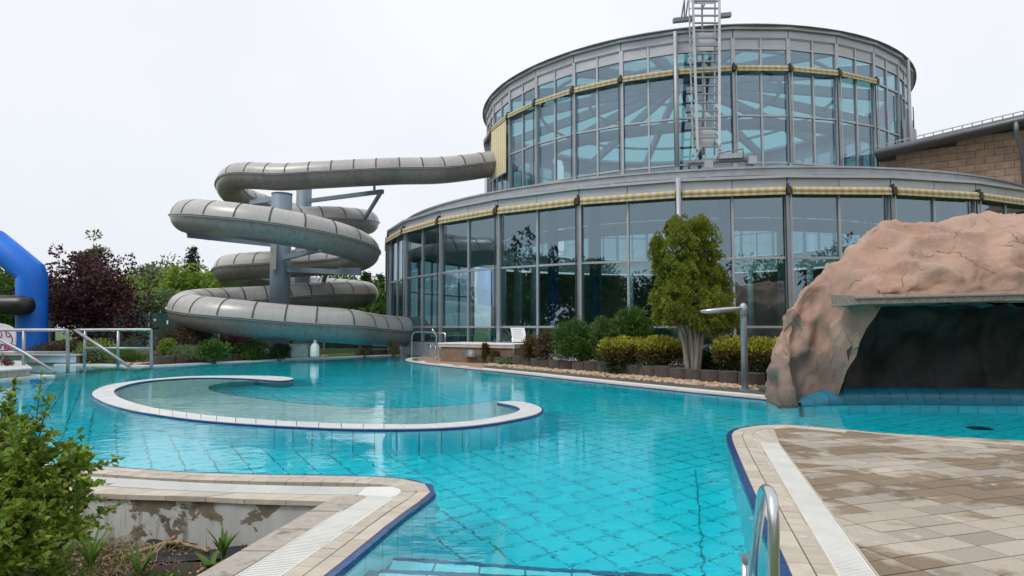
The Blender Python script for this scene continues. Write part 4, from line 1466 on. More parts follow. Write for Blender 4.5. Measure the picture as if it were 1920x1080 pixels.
# ------------------------------------------------------------------ travelling access ladder
lad = thing('access_ladder', 'grey travelling maintenance ladder leaning on the rotunda drum', 'ladder', at(1330, 305, 21.2))
B0, B1 = at(1308, 282, 21.6), at(1349, 282, 21.6)
Tp0, Tp1 = at(1297, -70, 25.0), at(1349, -70, 25.0)
dv = Vector((0, 0.55, 0))
for a, b in ((B0, Tp0), (B1, Tp1)):
    for dd in (Vector((0, 0, 0)), dv):
        part('stile', MB().bar(a + dd, b + dd, 0.09 if dd.y == 0 else 0.05, 0.09 if dd.y == 0 else 0.05).mesh('stile', m_lad), lad)
nr = 24
for i in range(nr):
    f = (i + 0.4) / nr
    a, b = B0.lerp(Tp0, f), B1.lerp(Tp1, f)
    part('rung', MB().bar(a, b, 0.06, 0.055).mesh('rung', m_lad), lad)
    part('brace', MB().bar(B1.lerp(Tp1, f), B1.lerp(Tp1, min(1, f + 1.0 / nr)) + dv, 0.03, 0.03).mesh('brace', m_lad), lad)
    part('brace', MB().bar(B0.lerp(Tp0, f), B0.lerp(Tp0, min(1, f + 1.0 / nr)) + dv, 0.03, 0.03).mesh('brace', m_lad), lad)
for f0, f1 in ((0.02, 0.115), (0.50, 0.60), (0.765, 0.87)):
    a, b, c, d = B0.lerp(Tp0, f0) + dv * 0.3, B1.lerp(Tp1, f0) + dv * 0.3 - Vector((0.16, 0, 0)), B1.lerp(Tp1, f1) + dv * 0.3 - Vector((0.16, 0, 0)), B0.lerp(Tp0, f1) + dv * 0.3
    th = Vector((0, 0.03, 0))
    part('back_plate', fix_normals(MB().add([a, b, c, d, a + th, b + th, c + th, d + th], [(0, 1, 2, 3), (7, 6, 5, 4), (0, 4, 5, 1), (1, 5, 6, 2), (2, 6, 7, 3), (3, 7, 4, 0)]).mesh('back_plate', m_fascia)), lad)
part('centre_rod', MB().tube([(B0 + B1) / 2 + dv, (Tp0 + Tp1) / 2 + dv], 0.035, 8).mesh('centre_rod', m_lad, True), lad)
# trolley on the ring rail
tb = at(1322, 303, 20.9)
part('trolley_beam', MB().bar(at(1290, 305, 21.0), at(1415, 299, 21.0), 0.3, 0.09).mesh('trolley_beam', m_lad), lad)
for px, py in ((1327, 308), (1408, 300)):
    p = at(px, py, 20.85)
    part('wheel_box', MB().box((-0.13, -0.16, -0.16), (0.13, 0.16, 0.10)).mesh('wheel_box', m_fascia), lad, Matrix.Translation(p))
part('trolley_tray', MB().bar(at(1345, 296.5, 20.95), at(1392, 294, 20.95), 0.5, 0.16).mesh('trolley_tray', m_fascia), lad)
part('guard_rail', MB().tube([at(1345, 300, 20.7), at(1346, 287, 20.7), at(1393, 279, 20.7), at(1394, 298, 20.7)], 0.028, 8).mesh('guard_rail', m_lad, True), lad)
part('guard_rail', MB().tube([at(1300, 305, 20.8), at(1316, 272, 21.4)], 0.035, 8).mesh('guard_rail', m_lad, True), lad)
part('guard_rail', MB().tube([at(1340, 305, 20.8), at(1350, 272, 21.4)], 0.035, 8).mesh('guard_rail', m_lad, True), lad)
part('top_beam', MB().bar(at(1262, 39, 25.6), at(1300, 35, 25.6), 0.2, 0.16).mesh('top_beam', m_lad), lad)
part('top_beam', MB().bar(at(1348, 30, 25.6), at(1370, 28, 25.6), 0.2, 0.16).mesh('top_beam', m_lad), lad)
for x0, x1 in ((1278, 1288), (1286, 1294), (1283, 1284)):
    part('guard_rail', MB().tube([at(x0, 32, 25.9), at(x1, -30, 25.9)], 0.03, 7).mesh('guard_rail', m_lad, True), lad)
part('guard_rail', MB().tube([at(1318, 16, 26.2), at(1330, -20, 26.2)], 0.03, 7).mesh('guard_rail', m_lad, True), lad)

# ------------------------------------------------------------------ tan block wing on the right
E0, E1 = at(1640, 291, 25.4), at(1920, 226, 22.8)
dE = (E1 - E0)
E1 = E0 + dE * 2.2
wd_ = Vector((dE.x, dE.y, 0)).normalized()
wn_ = Vector((-wd_.y, wd_.x, 0))
slope = dE.z / Vector((dE.x, dE.y, 0)).length
W0 = Vector((E0.x, E0.y, 0)) + wn_ * 1.0 + wd_ * 0.1
Lw = Vector((E1.x - E0.x, E1.y - E0.y, 0)).length - 0.1
W1 = W0 + wd_ * Lw
wing = thing('block_wing', 'tan concrete-block wing with grey overhanging eaves behind the lower roof', 'building', W0)
aw = math.atan2(wd_.y, wd_.x)
ze = lambda s_: E0.z + slope * s_
cw0, cw1 = W0 + wn_ * 0.08, W1 + wn_ * 0.08
mb = MB()
vs = []
for p, s_ in ((cw0, 0), (cw1, Lw), (cw1 + wn_ * 3, Lw), (cw0 + wn_ * 1.2, 0)):
    vs += [(p.x, p.y, 5.8), (p.x, p.y, ze(s_) + 0.1)]
mb.add(vs, [(0, 2, 3, 1), (2, 4, 5, 3), (4, 6, 7, 5), (6, 0, 1, 7), (1, 3, 5, 7), (0, 6, 4, 2)])
part('wall_core', fix_normals(mb.mesh('wall_core', m_mortar)), wing)
bl, bh = 0.58, 0.27
bm_ = boxm(bl - 0.013, 0.14, bh - 0.013, m_block)
bmh = boxm(bl / 2 - 0.013, 0.14, bh - 0.013, m_block)
for r_ in range(14):
    z = 5.78 + r_ * bh
    x = 0.0
    first = r_ % 2
    while x < Lw - 0.05:
        ln = bl / 2 if first else bl
        first = 0
        if z + bh < ze(x) + 0.16:
            c = W0 + wd_ * (x + ln / 2)
            part('block', bmh if ln < bl else bm_, wing, T((c.x, c.y, z), aw))
        x += ln
def slab4(pts, th):
    u_ = Vector((0, 0, th))
    return fix_normals(MB().add([p for p in pts] + [p + u_ for p in pts], [(0, 1, 2, 3), (7, 6, 5, 4), (0, 4, 5, 1), (1, 5, 6, 2), (2, 6, 7, 3), (3, 7, 4, 0)]).mesh('slab', m_gutter))
me = slab4([E0, E1, E1 + wn_ * 1.3, E0 + wn_ * 1.3], 0.05)
part('soffit', me, wing)
a, b = E0 + Vector((0, 0, 0.14)) - wn_ * 0.05, E1 + Vector((0, 0, 0.14)) - wn_ * 0.05
me = slab4([a, b, b + wn_ * 5 + Vector((0, 0, 0.5)), a + wn_ * 1.5 + Vector((0, 0, 0.15))], 0.09)
me.materials[0] = m_roof
part('roof', me, wing)
part('fascia_board', slab4([E0 + Vector((0, 0, 0.052)), E1 + Vector((0, 0, 0.052)), E1 + wn_ * 0.04 + Vector((0, 0, 0.052)), E0 + wn_ * 0.04 + Vector((0, 0, 0.052))], 0.085), wing)
part('gutter', MB().tube([E0 - wn_ * 0.1 + Vector((0, 0, 0.05)), E1 - wn_ * 0.1 + Vector((0, 0, 0.05))], 0.085, 12).mesh('gutter', m_gutter, True), wing)
up_ = Vector((0, 0, 0.09))
nsg = 34
for i in range(nsg):
    p = a.lerp(b, (i + 0.5) / nsg) + wn_ * 0.12 + up_
    part('snow_guard', boxm(0.025, 0.025, 0.13, m_rail), wing, Matrix.Translation(p))
part('snow_rail', MB().bar(a + wn_ * 0.12 + up_ + Vector((0, 0, 0.14)), b + wn_ * 0.12 + up_ + Vector((0, 0, 0.14)), 0.03, 0.03).mesh('snow_rail', m_rail), wing)
sD = (Vector((at(1903, 240, 23.2).x, at(1903, 240, 23.2).y, 0)) - Vector((E0.x, E0.y, 0))).dot(wd_)
pe = E0 + wd_ * sD + Vector((0, 0, slope * sD))
pw = W0 + wd_ * (sD + 0.15) - wn_ * 0.15
part('downpipe', MB().tube([pe - wn_ * 0.1, pe - wn_ * 0.1 - Vector((0, 0, 0.35)), Vector((pw.x, pw.y, pe.z - 1.1)), Vector((pw.x, pw.y, 5.75))], 0.075, 10).mesh('downpipe', m_gutter, True), wing)

# ================================================================== WATER SLIDE
NC = Vector((-9.65, 26.7, 0))
FC = Vector((-11.35, 34.3, 0))
rS = 3.42
TR = 0.655
def near_pt(deg, z):
    return Vector((NC.x + rS * math.cos(R(deg)), NC.y + rS * math.sin(R(deg)), z))
def far_pt(deg, z):
    return Vector((FC.x + rS * 1.02 * math.cos(R(deg)), FC.y + rS * 1.02 * math.sin(R(deg)), z))
path = [at(960, 300, 33.5), at(917, 308, 32.6), at(870, 315, 32.0), at(816, 320, 31.4), at(748, 321, 30.9), at(670, 324.5, 30.7), at(592, 328.5, 30.6), at(530, 332, 30.7)]
path += [far_pt(235, 8.62), far_pt(205, 8.5), far_pt(180, 8.3), far_pt(150, 8.1), far_pt(115, 7.8), far_pt(90, 7.55), far_pt(60, 7.3), far_pt(30, 7.05), far_pt(5, 6.85), far_pt(-22, 6.65), far_pt(-48, 6.5)]
path += [Vector((-10.3, 30.75, 6.3)), near_pt(115, 6.15), near_pt(145, 6.0), near_pt(180, 5.78), near_pt(210, 5.5), near_pt(240, 5.25), near_pt(270, 5.0), near_pt(300, 4.78), near_pt(330, 4.58), near_pt(358, 4.42), near_pt(25, 4.35), near_pt(55, 4.27)]
path += [Vector((-10.4, 30.55, 4.2)), far_pt(232, 4.14), far_pt(208, 4.06), far_pt(180, 3.95), far_pt(150, 3.8), far_pt(115, 3.6), far_pt(90, 3.45), far_pt(60, 3.3), far_pt(30, 3.1), far_pt(5, 2.95), far_pt(-22, 2.85), far_pt(-48, 2.76)]
path += [Vector((-10.3, 30.6, 2.62)), near_pt(115, 2.46), near_pt(145, 2.3), near_pt(180, 2.1), near_pt(210, 1.88), near_pt(240, 1.68), near_pt(268, 1.52), near_pt(292, 1.38)]
path += [at(640, 611, 24.2), at(690, 617, 25.8), at(740, 621, 27.5), at(785, 622, 29.0)]
cl_ = catmull(path, 10)
cl_ = resample(cl_, 0.26)
slide = thing('tube_slide', 'weathered grey enclosed tube slide spiralling down from the rotunda', 'water slide', NC)
frames = []
for i, p in enumerate(cl_):
    d = (cl_[min(i + 1, len(cl_) - 1)] - cl_[max(i - 1, 0)]).normalized()
    s_ = d.cross(Vector((0, 0, 1))).normalized()
    frames.append((p, d, s_, s_.cross(d).normalized()))
def ring(fr, r_, a):
    p, d, s_, u = fr
    return p + (s_ * math.cos(a) + u * math.sin(a)) * r_
def shell(frs, a0, a1, n, r_, mat, name, close=False):
    mb = MB()
    for fr in frs:
        for k in range(n + 1):
            mb.v.append(tuple(ring(fr, r_, a0 + (a1 - a0) * k / n)))
    w_ = n + 1
    for i in range(len(frs) - 1):
        for k in range(n):
            q_ = i * w_ + k
            mb.f.append((q_, q_ + 1, q_ + w_ + 1, q_ + w_))
    return mb.mesh(name, mat, True)
SEC = 4
for i in range(0, len(frames) - 1, SEC):
    fr = frames[i:i + SEC + 1]
    if len(fr) < 2:
        continue
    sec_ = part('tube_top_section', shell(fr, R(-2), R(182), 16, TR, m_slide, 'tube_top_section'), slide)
    # seam collar over the top half
    p, d, s_, u = fr[0]
    fa = (p - d * 0.03, d, s_, u)
    fb = (p + d * 0.03, d, s_, u)
    part('seam_collar', shell([fa, fb], R(4), R(176), 16, TR + 0.012, m_seam, 'seam_collar'), sec_)
for i in range(0, len(frames) - 1, SEC * 2):
    fr = frames[i:i + SEC * 2 + 1]
    if len(fr) < 2:
        continue
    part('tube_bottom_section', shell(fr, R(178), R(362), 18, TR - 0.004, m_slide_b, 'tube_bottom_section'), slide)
for sg_ in (0, 180):
    for (da, ra, rb, mt, nm) in ((3.4, TR - 0.02, TR + 0.05, m_slide, 'flange'), (1.1, TR - 0.02, TR + 0.058, m_seam, 'flange_joint')):
        mb = MB()
        for fr in frames:
            for a_, r_ in ((sg_ - da, ra), (sg_ + da, ra), (sg_ + da, rb), (sg_ - da, rb)):
                mb.v.append(tuple(ring(fr, r_, R(a_))))
        for i in range(len(frames) - 1):
            for k in range(4):
                q_ = i * 4
                mb.f.append((q_ + k, q_ + (k + 1) % 4, q_ + 4 + (k + 1) % 4, q_ + 4 + k))
        part(nm, fix_normals(mb.mesh(nm, mt)), slide)
# columns and arms
part('column', MB().tube([(NC.x + 0.05, NC.y, -0.1), (NC.x + 0.05, NC.y, 6.72)], 0.41, 24).mesh('column', m_column, True), slide)
part('column', MB().tube([(FC.x + 0.2, FC.y, -0.1), (FC.x + 0.2, FC.y, 8.6)], 0.40, 24).mesh('column', m_column, True), slide)
part('column_cap', MB().tube([(NC.x + 0.05, NC.y, 6.721), (NC.x + 0.05, NC.y, 6.75)], 0.43, 24).mesh('column_cap', m_column, True), slide)
part('column_foot', boxm(1.3, 1.3, 0.35, m_conc), slide, T((NC.x + 0.05, NC.y, -0.05)))
part('column_foot', boxm(1.3, 1.3, 0.35, m_conc), slide, T((FC.x + 0.2, FC.y, -0.05)))
def arm(a, b, w_=0.16, h_=0.2, nm='support_arm'):
    part(nm, MB().bar(a, b, w_, h_).mesh(nm, m_column), slide)
nc0 = lambda px, py, Y: at(px, py, Y)
arm(at(352, 441, 26.0), at(510, 458, 26.5))
arm(at(532, 483, 26.3), at(601, 467, 24.0))
arm(at(540, 505, 26.5), at(676, 512, 25.2))
arm(at(577, 377, 33.9), at(718, 359, 31.2))
arm(at(714, 361, 31.2), at(678, 419, 33.0), 0.14, 0.16)
arm(at(702, 360, 31.1), at(702, 349, 31.0), 0.12, 0.12, 'hanger')
arm(at(600, 545, 33.5), at(612, 512, 31.0), 0.16, 0.2)
arm(at(470, 380, 31.5), at(520, 372, 27.0))
for px, py, Y in ((362, 437, 26.2), (398, 447, 26.2), (480, 446, 26.4), (592, 463, 24.2), (665, 507, 25.4), (645, 507, 25.6)):
    p = at(px, py, Y)
    part('saddle', MB().box((-0.22, -0.12, -0.06), (0.22, 0.12, 0.1)).mesh('saddle', m_column), slide, Matrix.Translation(p))
part('gusset', MB().box((-0.12, -0.03, -0.6), (0.12, 0.03, 0.6)).mesh('gusset', m_conc), slide, Matrix.Translation(at(513, 478, 26.2)))
part('support_prop', MB().tube([at(590, 645, 23.9), at(600, 600, 24.3)], 0.05, 8).mesh('support_prop', m_column, True), slide)
bol = thing('white_bollard', 'white bottle-shaped plastic bollard at the far pool edge', 'bollard', at(590, 668.5, 23.4))
mb = MB()
mb.tube([(0, 0, 0), (0, 0, 0.05), (0, 0, 0.36), (0, 0, 0.44), (0, 0, 0.50), (0, 0, 0.56)], [0.14, 0.155, 0.155, 0.11, 0.05, 0.05], 18)
part('body', smooth_by_angle(mb.mesh('body', m_white), 50), bol, Matrix.Translation(at(590, 668.5, 23.4)))
part('lid', MB().tube([(0, 0, 0.561), (0, 0, 0.61)], [0.075, 0.06], 14).mesh('lid', m_rail), bol, Matrix.Translation(at(590, 668.5, 23.4)))
blk = tag(part('concrete_block', boxm(0.62, 0.6, 0.5, m_conc, 0.02), None, T(at(566, 669, 24.0))), 'pale grey concrete block beside the far slide column', 'block')

# ================================================================== ROCK GROTTO
def interp(x, xs_, ys_):
    return float(np.interp(x, xs_, ys_))
TX = [4.20, 4.23, 4.29, 4.36, 4.50, 4.65, 4.86, 4.96, 5.26, 5.76, 6.03, 6.30, 6.57, 7.2, 8.0, 8.63, 9.5, 11.0, 12.2, 13.0]
TZ = [-0.2, 0.15, 0.38, 0.60, 0.98, 1.32, 1.74, 1.86, 2.12, 2.50, 2.76, 2.92, 2.98, 3.02, 3.12, 3.18, 3.2, 2.9, 1.7, -0.2]
def smst(a, b, x):
    u = min(1, max(0, (x - a) / (b - a)))
    return u * u * (3 - 2 * u)
def rock_profile(x):
    zt = interp(x, TX, TZ)
    k = smst(5.08, 5.45, x) * (1 - smst(11.2, 12.0, x))
    zl = -0.5 + (1.56 + 0.5) * k
    zl = min(zl, zt - 0.05)
    yl = 10.33 + 0.45 * smst(4.5, 4.75, x)
    yl = yl + (9.55 - yl) * k
    yr = 10.95 + 0.25 * smst(6, 8, x)
    front = [(yl + 0.0, zl), (yl + 0.02, zl + (zt - zl) * 0.25), (yl + (yr - yl) * 0.22, zl + (zt - zl) * 0.55), (yl + (yr - yl) * 0.55, zl + (zt - zl) * 0.83), (yr, zt)]
    back = [(yr + 0.7, zt * 0.93), (yr + 1.5, zt * 0.6), (yr + 1.9, -0.3)]
    return front, back, k, zl, yl
def dense(pts, n):
    v = catmull([Vector((0, a, b)) for a, b in pts], n)
    return v
NXr = 230
xs_r = []
for i in range(NXr + 1):
    f = i / NXr
    xs_r.append(4.21 + (12.9 - 4.21) * (f ** 1.55))
rows_o, rows_i = [], []
for x in xs_r:
    fr, bk, k, zl, yl = rock_profile(x)
    shr = 0.50 * (1 - smst(5.0, 7.5, x))
    rows_o.append([Vector((x + shr * max(0, p.y - 10.9), p.y, p.z)) for p in dense(fr + bk, 13)])
    if k > 0.004:
        inner = [(yl + 0.05, zl + 0.06), (yl + 0.5, zl + 0.06 * k), (yl + 1.3, zl + 0.16 * k), (yl + 2.2, zl - 0.05), (yl + 2.55, zl * 0.55), (yl + 2.6, -0.35)]
        rows_i.append([Vector((x, p.y, p.z)) for p in dense(inner, 7)])
def displace(rows, amp, seed, keep_first=False):
    out_ = []
    for i, row in enumerate(rows):
        nr_ = []
        for j, p in enumerate(row):
            a = rows[max(i - 1, 0)][j]
            b = rows[min(i + 1, len(rows) - 1)][j]
            c = row[max(j - 1, 0)]
            d = row[min(j + 1, len(row) - 1)]
            nrm_ = (b - a).cross(d - c)
            if nrm_.length > 1e-9:
                nrm_.normalize()
            s_ = Vector((seed, seed * 0.7, 0))
            q_ = Vector((p.x, p.y, p.z))
            big_ = noise.fractal(q_ * 0.9 + s_, 1.0, 2.0, 4)
            cell = noise.voronoi(q_ * 1.25 + s_)[0]
            fac = (cell[1] - cell[0])
            fine = noise.fractal(q_ * 4.5 + s_, 0.9, 2.0, 4)
            ridge = -abs(noise.noise(q_ * 1.7 + s_)) 
            c2 = noise.voronoi(q_ * 2.6 + s_)[0]
            strata = noise.noise(Vector((q_.x * 0.8, q_.y * 0.8, q_.z * 4.5)) + s_)
            h_ = amp * (0.55 * big_ + 1.25 * (min(fac, 0.5) - 0.2) + 0.16 * (min(c2[1] - c2[0], 0.3) - 0.15) + 0.12 * fine + 0.05 * noise.noise(q_ * 13.0) + 0.25 * ridge + 0.07 * strata + 0.14)
            e = min(1.0, i / 6.0)
            if p.z < -0.1:
                h_ *= 0.4
            nr_.append(p - nrm_ * h_ * (0.3 + 0.7 * e))
        out_.append(nr_)
    return out_
def grid_mesh(rows, name, mat):
    mb = MB()
    w_ = len(rows[0])
    for r_ in rows:
        mb.v += [tuple(p) for p in r_]
    for i in range(len(rows) - 1):
        for j in range(w_ - 1):
            q_ = i * w_ + j
            mb.f.append((q_, q_ + 1, q_ + w_ + 1, q_ + w_))
    return fix_normals(mb.mesh(name, mat, True))
grotto = thing('rock_grotto', 'big pink artificial rock arching over a dark water cave', 'rock', (6.5, 10.8, 0))
part('rock_shell', grid_mesh(displace(rows_o, 0.24, 3.0), 'rock_shell', m_rock), grotto)
ri_ = displace(rows_i, 0.22, 9.0)
kk = sum(1 for r_ in rows_i if r_[0].x < 5.5)
part('inner_pillar', grid_mesh(ri_[:kk + 1], 'inner_pillar', m_rock), grotto)
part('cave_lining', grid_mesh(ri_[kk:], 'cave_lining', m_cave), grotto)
# rough lip slab with a thin steel strip along its edge
mb = MB()
lipA, lipB = at(1603, 561, 9.42), at(2250, 545, 9.42)
nl = 60
for i in range(nl + 1):
    f = i / nl
    p = lipA.lerp(lipB, f)
    jz = noise.noise(Vector((p.x * 3, 0, 0))) * 0.02
    for (dy, dz) in ((0.0, -0.075), (0.7, -0.10), (0.7, 0.10), (0.03, 0.055 + jz), (0.0, 0.02 + jz)):
        mb.v.append((p.x, p.y + dy, p.z + dz))
for i in range(nl):
    for k in range(5):
        q_ = i * 5
        mb.f.append((q_ + k, q_ + (k + 1) % 5, q_ + 5 + (k + 1) % 5, q_ + 5 + k))
mb.f.append((0, 1, 2, 3, 4))
part('lip_slab', fix_normals(mb.mesh('lip_slab', m_lip)), grotto)
part('lip_edge', MB().bar(lipA + Vector((0.01, -0.008, 0.012)), lipB + Vector((0, -0.008, 0.012)), 0.02, 0.018).mesh('lip_edge', m_steel), grotto)
# blue tiled rim inside the cave
rim = thing('cave_rim', 'rounded blue tiled rim round the water inside the rock cave', 'rim', (6.5, 10.2, 0))
rimline = [p for p in seg_cave[:-1]]
prof = [(-0.02, -0.3), (-0.03, -0.02), (-0.035, 0.08), (0.03, 0.165), (0.14, 0.205), (0.25, 0.21), (0.33, 0.18), (0.36, -0.05)]
qs = resample(rimline, 0.26)
nq = len(qs)
offs = [offset(qs, a) for a, _ in prof]
for i in range(nq - 1):
    mb = MB()
    for f in (0.012, 0.988):
        for k, (_, z) in enumerate(prof):
            u_ = (nq - 1 - (i + f))
            s_ = smst(0.0, 3.0, u_)
            p = offs[k][i].lerp(offs[k][i + 1], f)
            mb.v.append((p.x, p.y, z * (0.02 + 0.98 * s_) if z > 0 else z - 0.04 * (1 - s_)))
    w_ = len(prof)
    for k in range(w_ - 1):
        mb.f.append((k, k + 1, w_ + k + 1, w_ + k))
    part('rim_tile', fix_normals(mb.mesh('rim_tile', MATS.get('rim_blue') or simple('rim_blue', (0.025, 0.17, 0.25), 0.3, 0, 0.1, 4.0, rnd=0.12), True)), rim)
mb = MB()
sweep_strip(mb, offset(qs, 0.02)[:-4], offset(qs, 0.33)[:-4], -0.6, 0.04)
part('rim_core', fix_normals(mb.mesh('rim_core', m_poolgrout)), rim)
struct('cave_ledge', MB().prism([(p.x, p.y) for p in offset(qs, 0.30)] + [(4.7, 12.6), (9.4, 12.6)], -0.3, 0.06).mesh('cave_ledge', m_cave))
dr = tag(part('floor_drain', MB().tube([(0, 0, 0), (0, 0, 0.02)], 0.17, 20).mesh('floor_drain', m_dark), None, T((6.55, 9.15, FZ + 0.008))), 'round dark drain on the pool floor before the cave', 'drain')

# ------------------------------------------------------------------ flat-headed post by the pool
pb = G(1397, 731.5)
lamp = thing('poolside_shower_post', 'grey poolside post with a flat oval head beside the rock', 'post', pb)
part('post', MB().tube([(0, 0, 0), (0, 0, 1.46), (-0.015, 0, 1.58)], [0.066, 0.062, 0.05], 18).mesh('post', m_rail, True), lamp, Matrix.Translation(pb))
part('cap', MB().tube([(0, 0, 1.40), (0, 0, 1.60), (0, 0, 1.66)], [0.072, 0.072, 0.03], 18).mesh('cap', m_rail, True), lamp, Matrix.Translation(pb))
mb = MB()
sec = 24
for (z, s_) in ((-0.075, 0.0), (-0.07, 0.5), (-0.04, 0.9), (0.0, 1.0), (0.022, 0.9), (0.035, 0.5), (0.038, 0.0)):
    for k in range(sec):
        a = 2 * PI * k / sec
        mb.v.append((-0.44 + 0.40 * s_ * math.cos(a), 0.20 * s_ * math.sin(a), 1.535 + z - 0.055 * s_ * -math.cos(a) * 0.6))
for i in range(6):
    for k in range(sec):
        q_ = i * sec
        mb.f.append((q_ + k, q_ + (k + 1) % sec, q_ + sec + (k + 1) % sec, q_ + sec + k))
part('head', fix_normals(mb.mesh('head', m_steel, True)), lamp, Matrix.Translation(pb))
part('foot_plate', MB().tube([(0, 0, 0), (0, 0, 0.015)], 0.12, 18).mesh('foot_plate', m_rail), lamp, Matrix.Translation(pb))

# ------------------------------------------------------------------ things in front of the hall, left
def hoop(pts, r_, name, parent, mat=m_steel, n=10):
    return part(name, MB().tube(pts, r_, n).mesh(name, mat, True), parent)
lb = G(820, 674.5)
pl_rail = thing('pool_ladder', 'stainless pool ladder rails at the hall terrace corner', 'ladder', lb)
z1 = 1.12
A1, A2 = G(772, 671.5), G(818, 675)
def arcrail(p, q_, h):
    return catmull([p, p + Vector((0, 0, h * 0.8)), p.lerp(q_, 0.12) + Vector((0, 0, h * 0.98)), p.lerp(q_, 0.3) + Vector((0, 0, h)), p.lerp(q_, 0.85) + Vector((0, 0, h)), q_ + Vector((0, 0, h * 0.86))], 5)
hoop(arcrail(A1, A2, 1.0), 0.028, 'rail', pl_rail)
hoop([A2 + Vector((0, 0, -0.02)), A2 + Vector((0, 0, 0.85)), A2 + Vector((-0.1, 0, 1.05)), A2 + Vector((-0.16, 0, 1.12))], 0.03, 'rail', pl_rail)
back = Vector((0.3, 1.2, 0))
hoop([A1 + back, A1 + back + Vector((0, 0, 0.95)), A2 + back + Vector((-0.1, 0, 0.95)), A2 + back + Vector((-0.1, 0, 0.5))], 0.028, 'rail', pl_rail)
hoop([A1 + back + Vector((0.1, 0, 0.48)), A2 + back + Vector((-0.1, 0, 0.48))], 0.02, 'rail', pl_rail)
part('foot', MB().tube([(0, 0, 0), (0, 0, 0.03)], 0.07, 12).mesh('foot', m_steel), pl_rail, Matrix.Translation(A2))
for f in (0.3, 0.5, 0.7):
    p = (A1 + back).lerp(A2 + back, f)
    hoop([p, p + Vector((0, 0, 0.5))], 0.012, 'baluster', pl_rail)
# brown machine bench with pale cap
b0, b1 = at(844, 668, 22.6), at(986, 668, 20.7)
bench = thing('terrace_box', 'low brown terrace enclosure with a pale cap before the hall', 'enclosure', b0)
dvec = Vector((b1.x - b0.x, b1.y - b0.y, 0))
Lb = dvec.length
ab = math.atan2(dvec.y, dvec.x)
cb = (b0 + b1) / 2
part('body', boxm(Lb, 1.2, 0.50, simple('brown_panel', (0.20, 0.135, 0.09), 0.7, 0, 0.18, 7.0, 0.2)), bench, T((cb.x, cb.y + 0.6, 0.01), ab))
part('cap', boxm(Lb + 0.08, 1.3, 0.10, m_lightstone), bench, T((cb.x, cb.y + 0.6, 0.511), ab))
part('cap_trim', boxm(Lb + 0.1, 1.34, 0.04, m_white), bench, T((cb.x, cb.y + 0.6, 0.612), ab))
part('hatch', boxm(1.5, 0.55, 0.19, m_palis), bench, T((b0.x + 0.78, b0.y - 0.35, 0.005), ab))
mb = MB()
for i in range(9):
    a = PI * i / 8
    mb.v += [(-0.24 * math.cos(a), -0.16, 0.24 * math.sin(a)), (-0.24 * math.cos(a), 0.2, 0.24 * math.sin(a))]
for i in range(8):
    mb.f.append((2 * i, 2 * i + 1, 2 * i + 3, 2 * i + 2))
mb.f.append(tuple(range(0, 18, 2)))
hd = at(885, 660, 22.0)
part('vent_hood', fix_normals(mb.mesh('vent_hood', m_gutter, True)), bench, T((hd.x, hd.y - 0.15, 0.2), ab))
# slanted white panel on legs
sp0 = at(972, 628, 20.6)
sgn = thing('notice_board', 'slanted white notice panel on thin legs among the shrubs', 'sign', (sp0.x, sp0.y, 0))
Ms = T(sp0, 0.15, R(-52))
part('panel', MB().box((-0.22, -0.27, -0.012), (0.24, 0.27, 0.012)).mesh('panel', m_white), sgn, Ms @ Matrix.Shear('XY', 4, (0.35, 0)) if False else T(sp0, 0.25, R(55)))
for i in range(5):
    part('text_line', MB().box((-0.17, 0.18 - i * 0.08, 0.0125), (0.17 - 0.05 * (i % 2), 0.20 - i * 0.08, 0.0135)).mesh('text_line', m_rail), sgn, T(sp0, 0.25, R(55)))
for s_ in (-0.2, 0.2):
    part('leg', MB().tube([(sp0.x + s_, sp0.y + 0.03, sp0.z - 0.1), (sp0.x + s_ * 1.6 + 0.2, sp0.y + 0.1, 0)], 0.015, 8).mesh('leg', m_steel, True), sgn)
# planting behind the palisade ------------------------------------------------
def shrub_at(px, py, Y):
    p = at(px, py, Y)
    return Vector((p.x, p.y, -0.02))
bush('slim_conifer', 'slim bronze dwarf conifer leaning left beside the terrace box', shrub_at(910, 668, 21.3), 0.13, 0.13, 0.68, 60, 26, 0.07, L_brown, 101, 'conifer', 0.35, clumpf=0.5, up=0.7)
bush('slim_conifer', 'shorter slim dwarf conifer leaning right beside the terrace box', shrub_at(930, 670, 20.9), 0.15, 0.13, 0.5, 55, 26, 0.07, L_brown, 102, 'conifer', 0.35, clumpf=0.5, up=0.7)
bush('ground_cover', 'low green ground cover in the first palisade rings', shrub_at(958, 674, 20.3), 0.6, 0.35, 0.24, 40, 26, 0.07, L_silver, 103, 'plant')
bush('columnar_conifer', 'narrow bronze-tipped columnar conifer behind the palisade', shrub_at(994, 676, 19.6), 0.28, 0.28, 0.98, 120, 34, 0.07, L_brown, 104, 'conifer', 0.35, clumpf=0.35, up=0.8)
bush('twiggy_shrub', 'grey-brown twiggy shrub next to the columnar conifer', shrub_at(1024, 680, 19.0), 0.36, 0.36, 1.12, 90, 26, 0.08, L_heather, 105, up=0.5)
bush('dwarf_spruce', 'rounded mid-green dwarf spruce left of the yellow juniper', shrub_at(1078, 684, 18.0), 0.70, 0.6, 1.42, 260, 60, 0.085, L_green, 106, 'conifer', 0.3, clumpf=0.24, up=0.5)
bush('dwarf_spruce', 'darker dwarf spruce half hidden behind the rounded one', shrub_at(1132, 690, 17.6), 0.55, 0.5, 1.45, 200, 55, 0.085, L_green, 107, 'conifer', 0.3, clumpf=0.24, up=0.5)
bush('feathery_conifer', 'feathery bright green conifer rising behind the yellow juniper', shrub_at(1185, 690, 18.2), 0.62, 0.5, 1.72, 220, 55, 0.10, L_green, 108, 'conifer', 0.3, clumpf=0.28, up=0.9)
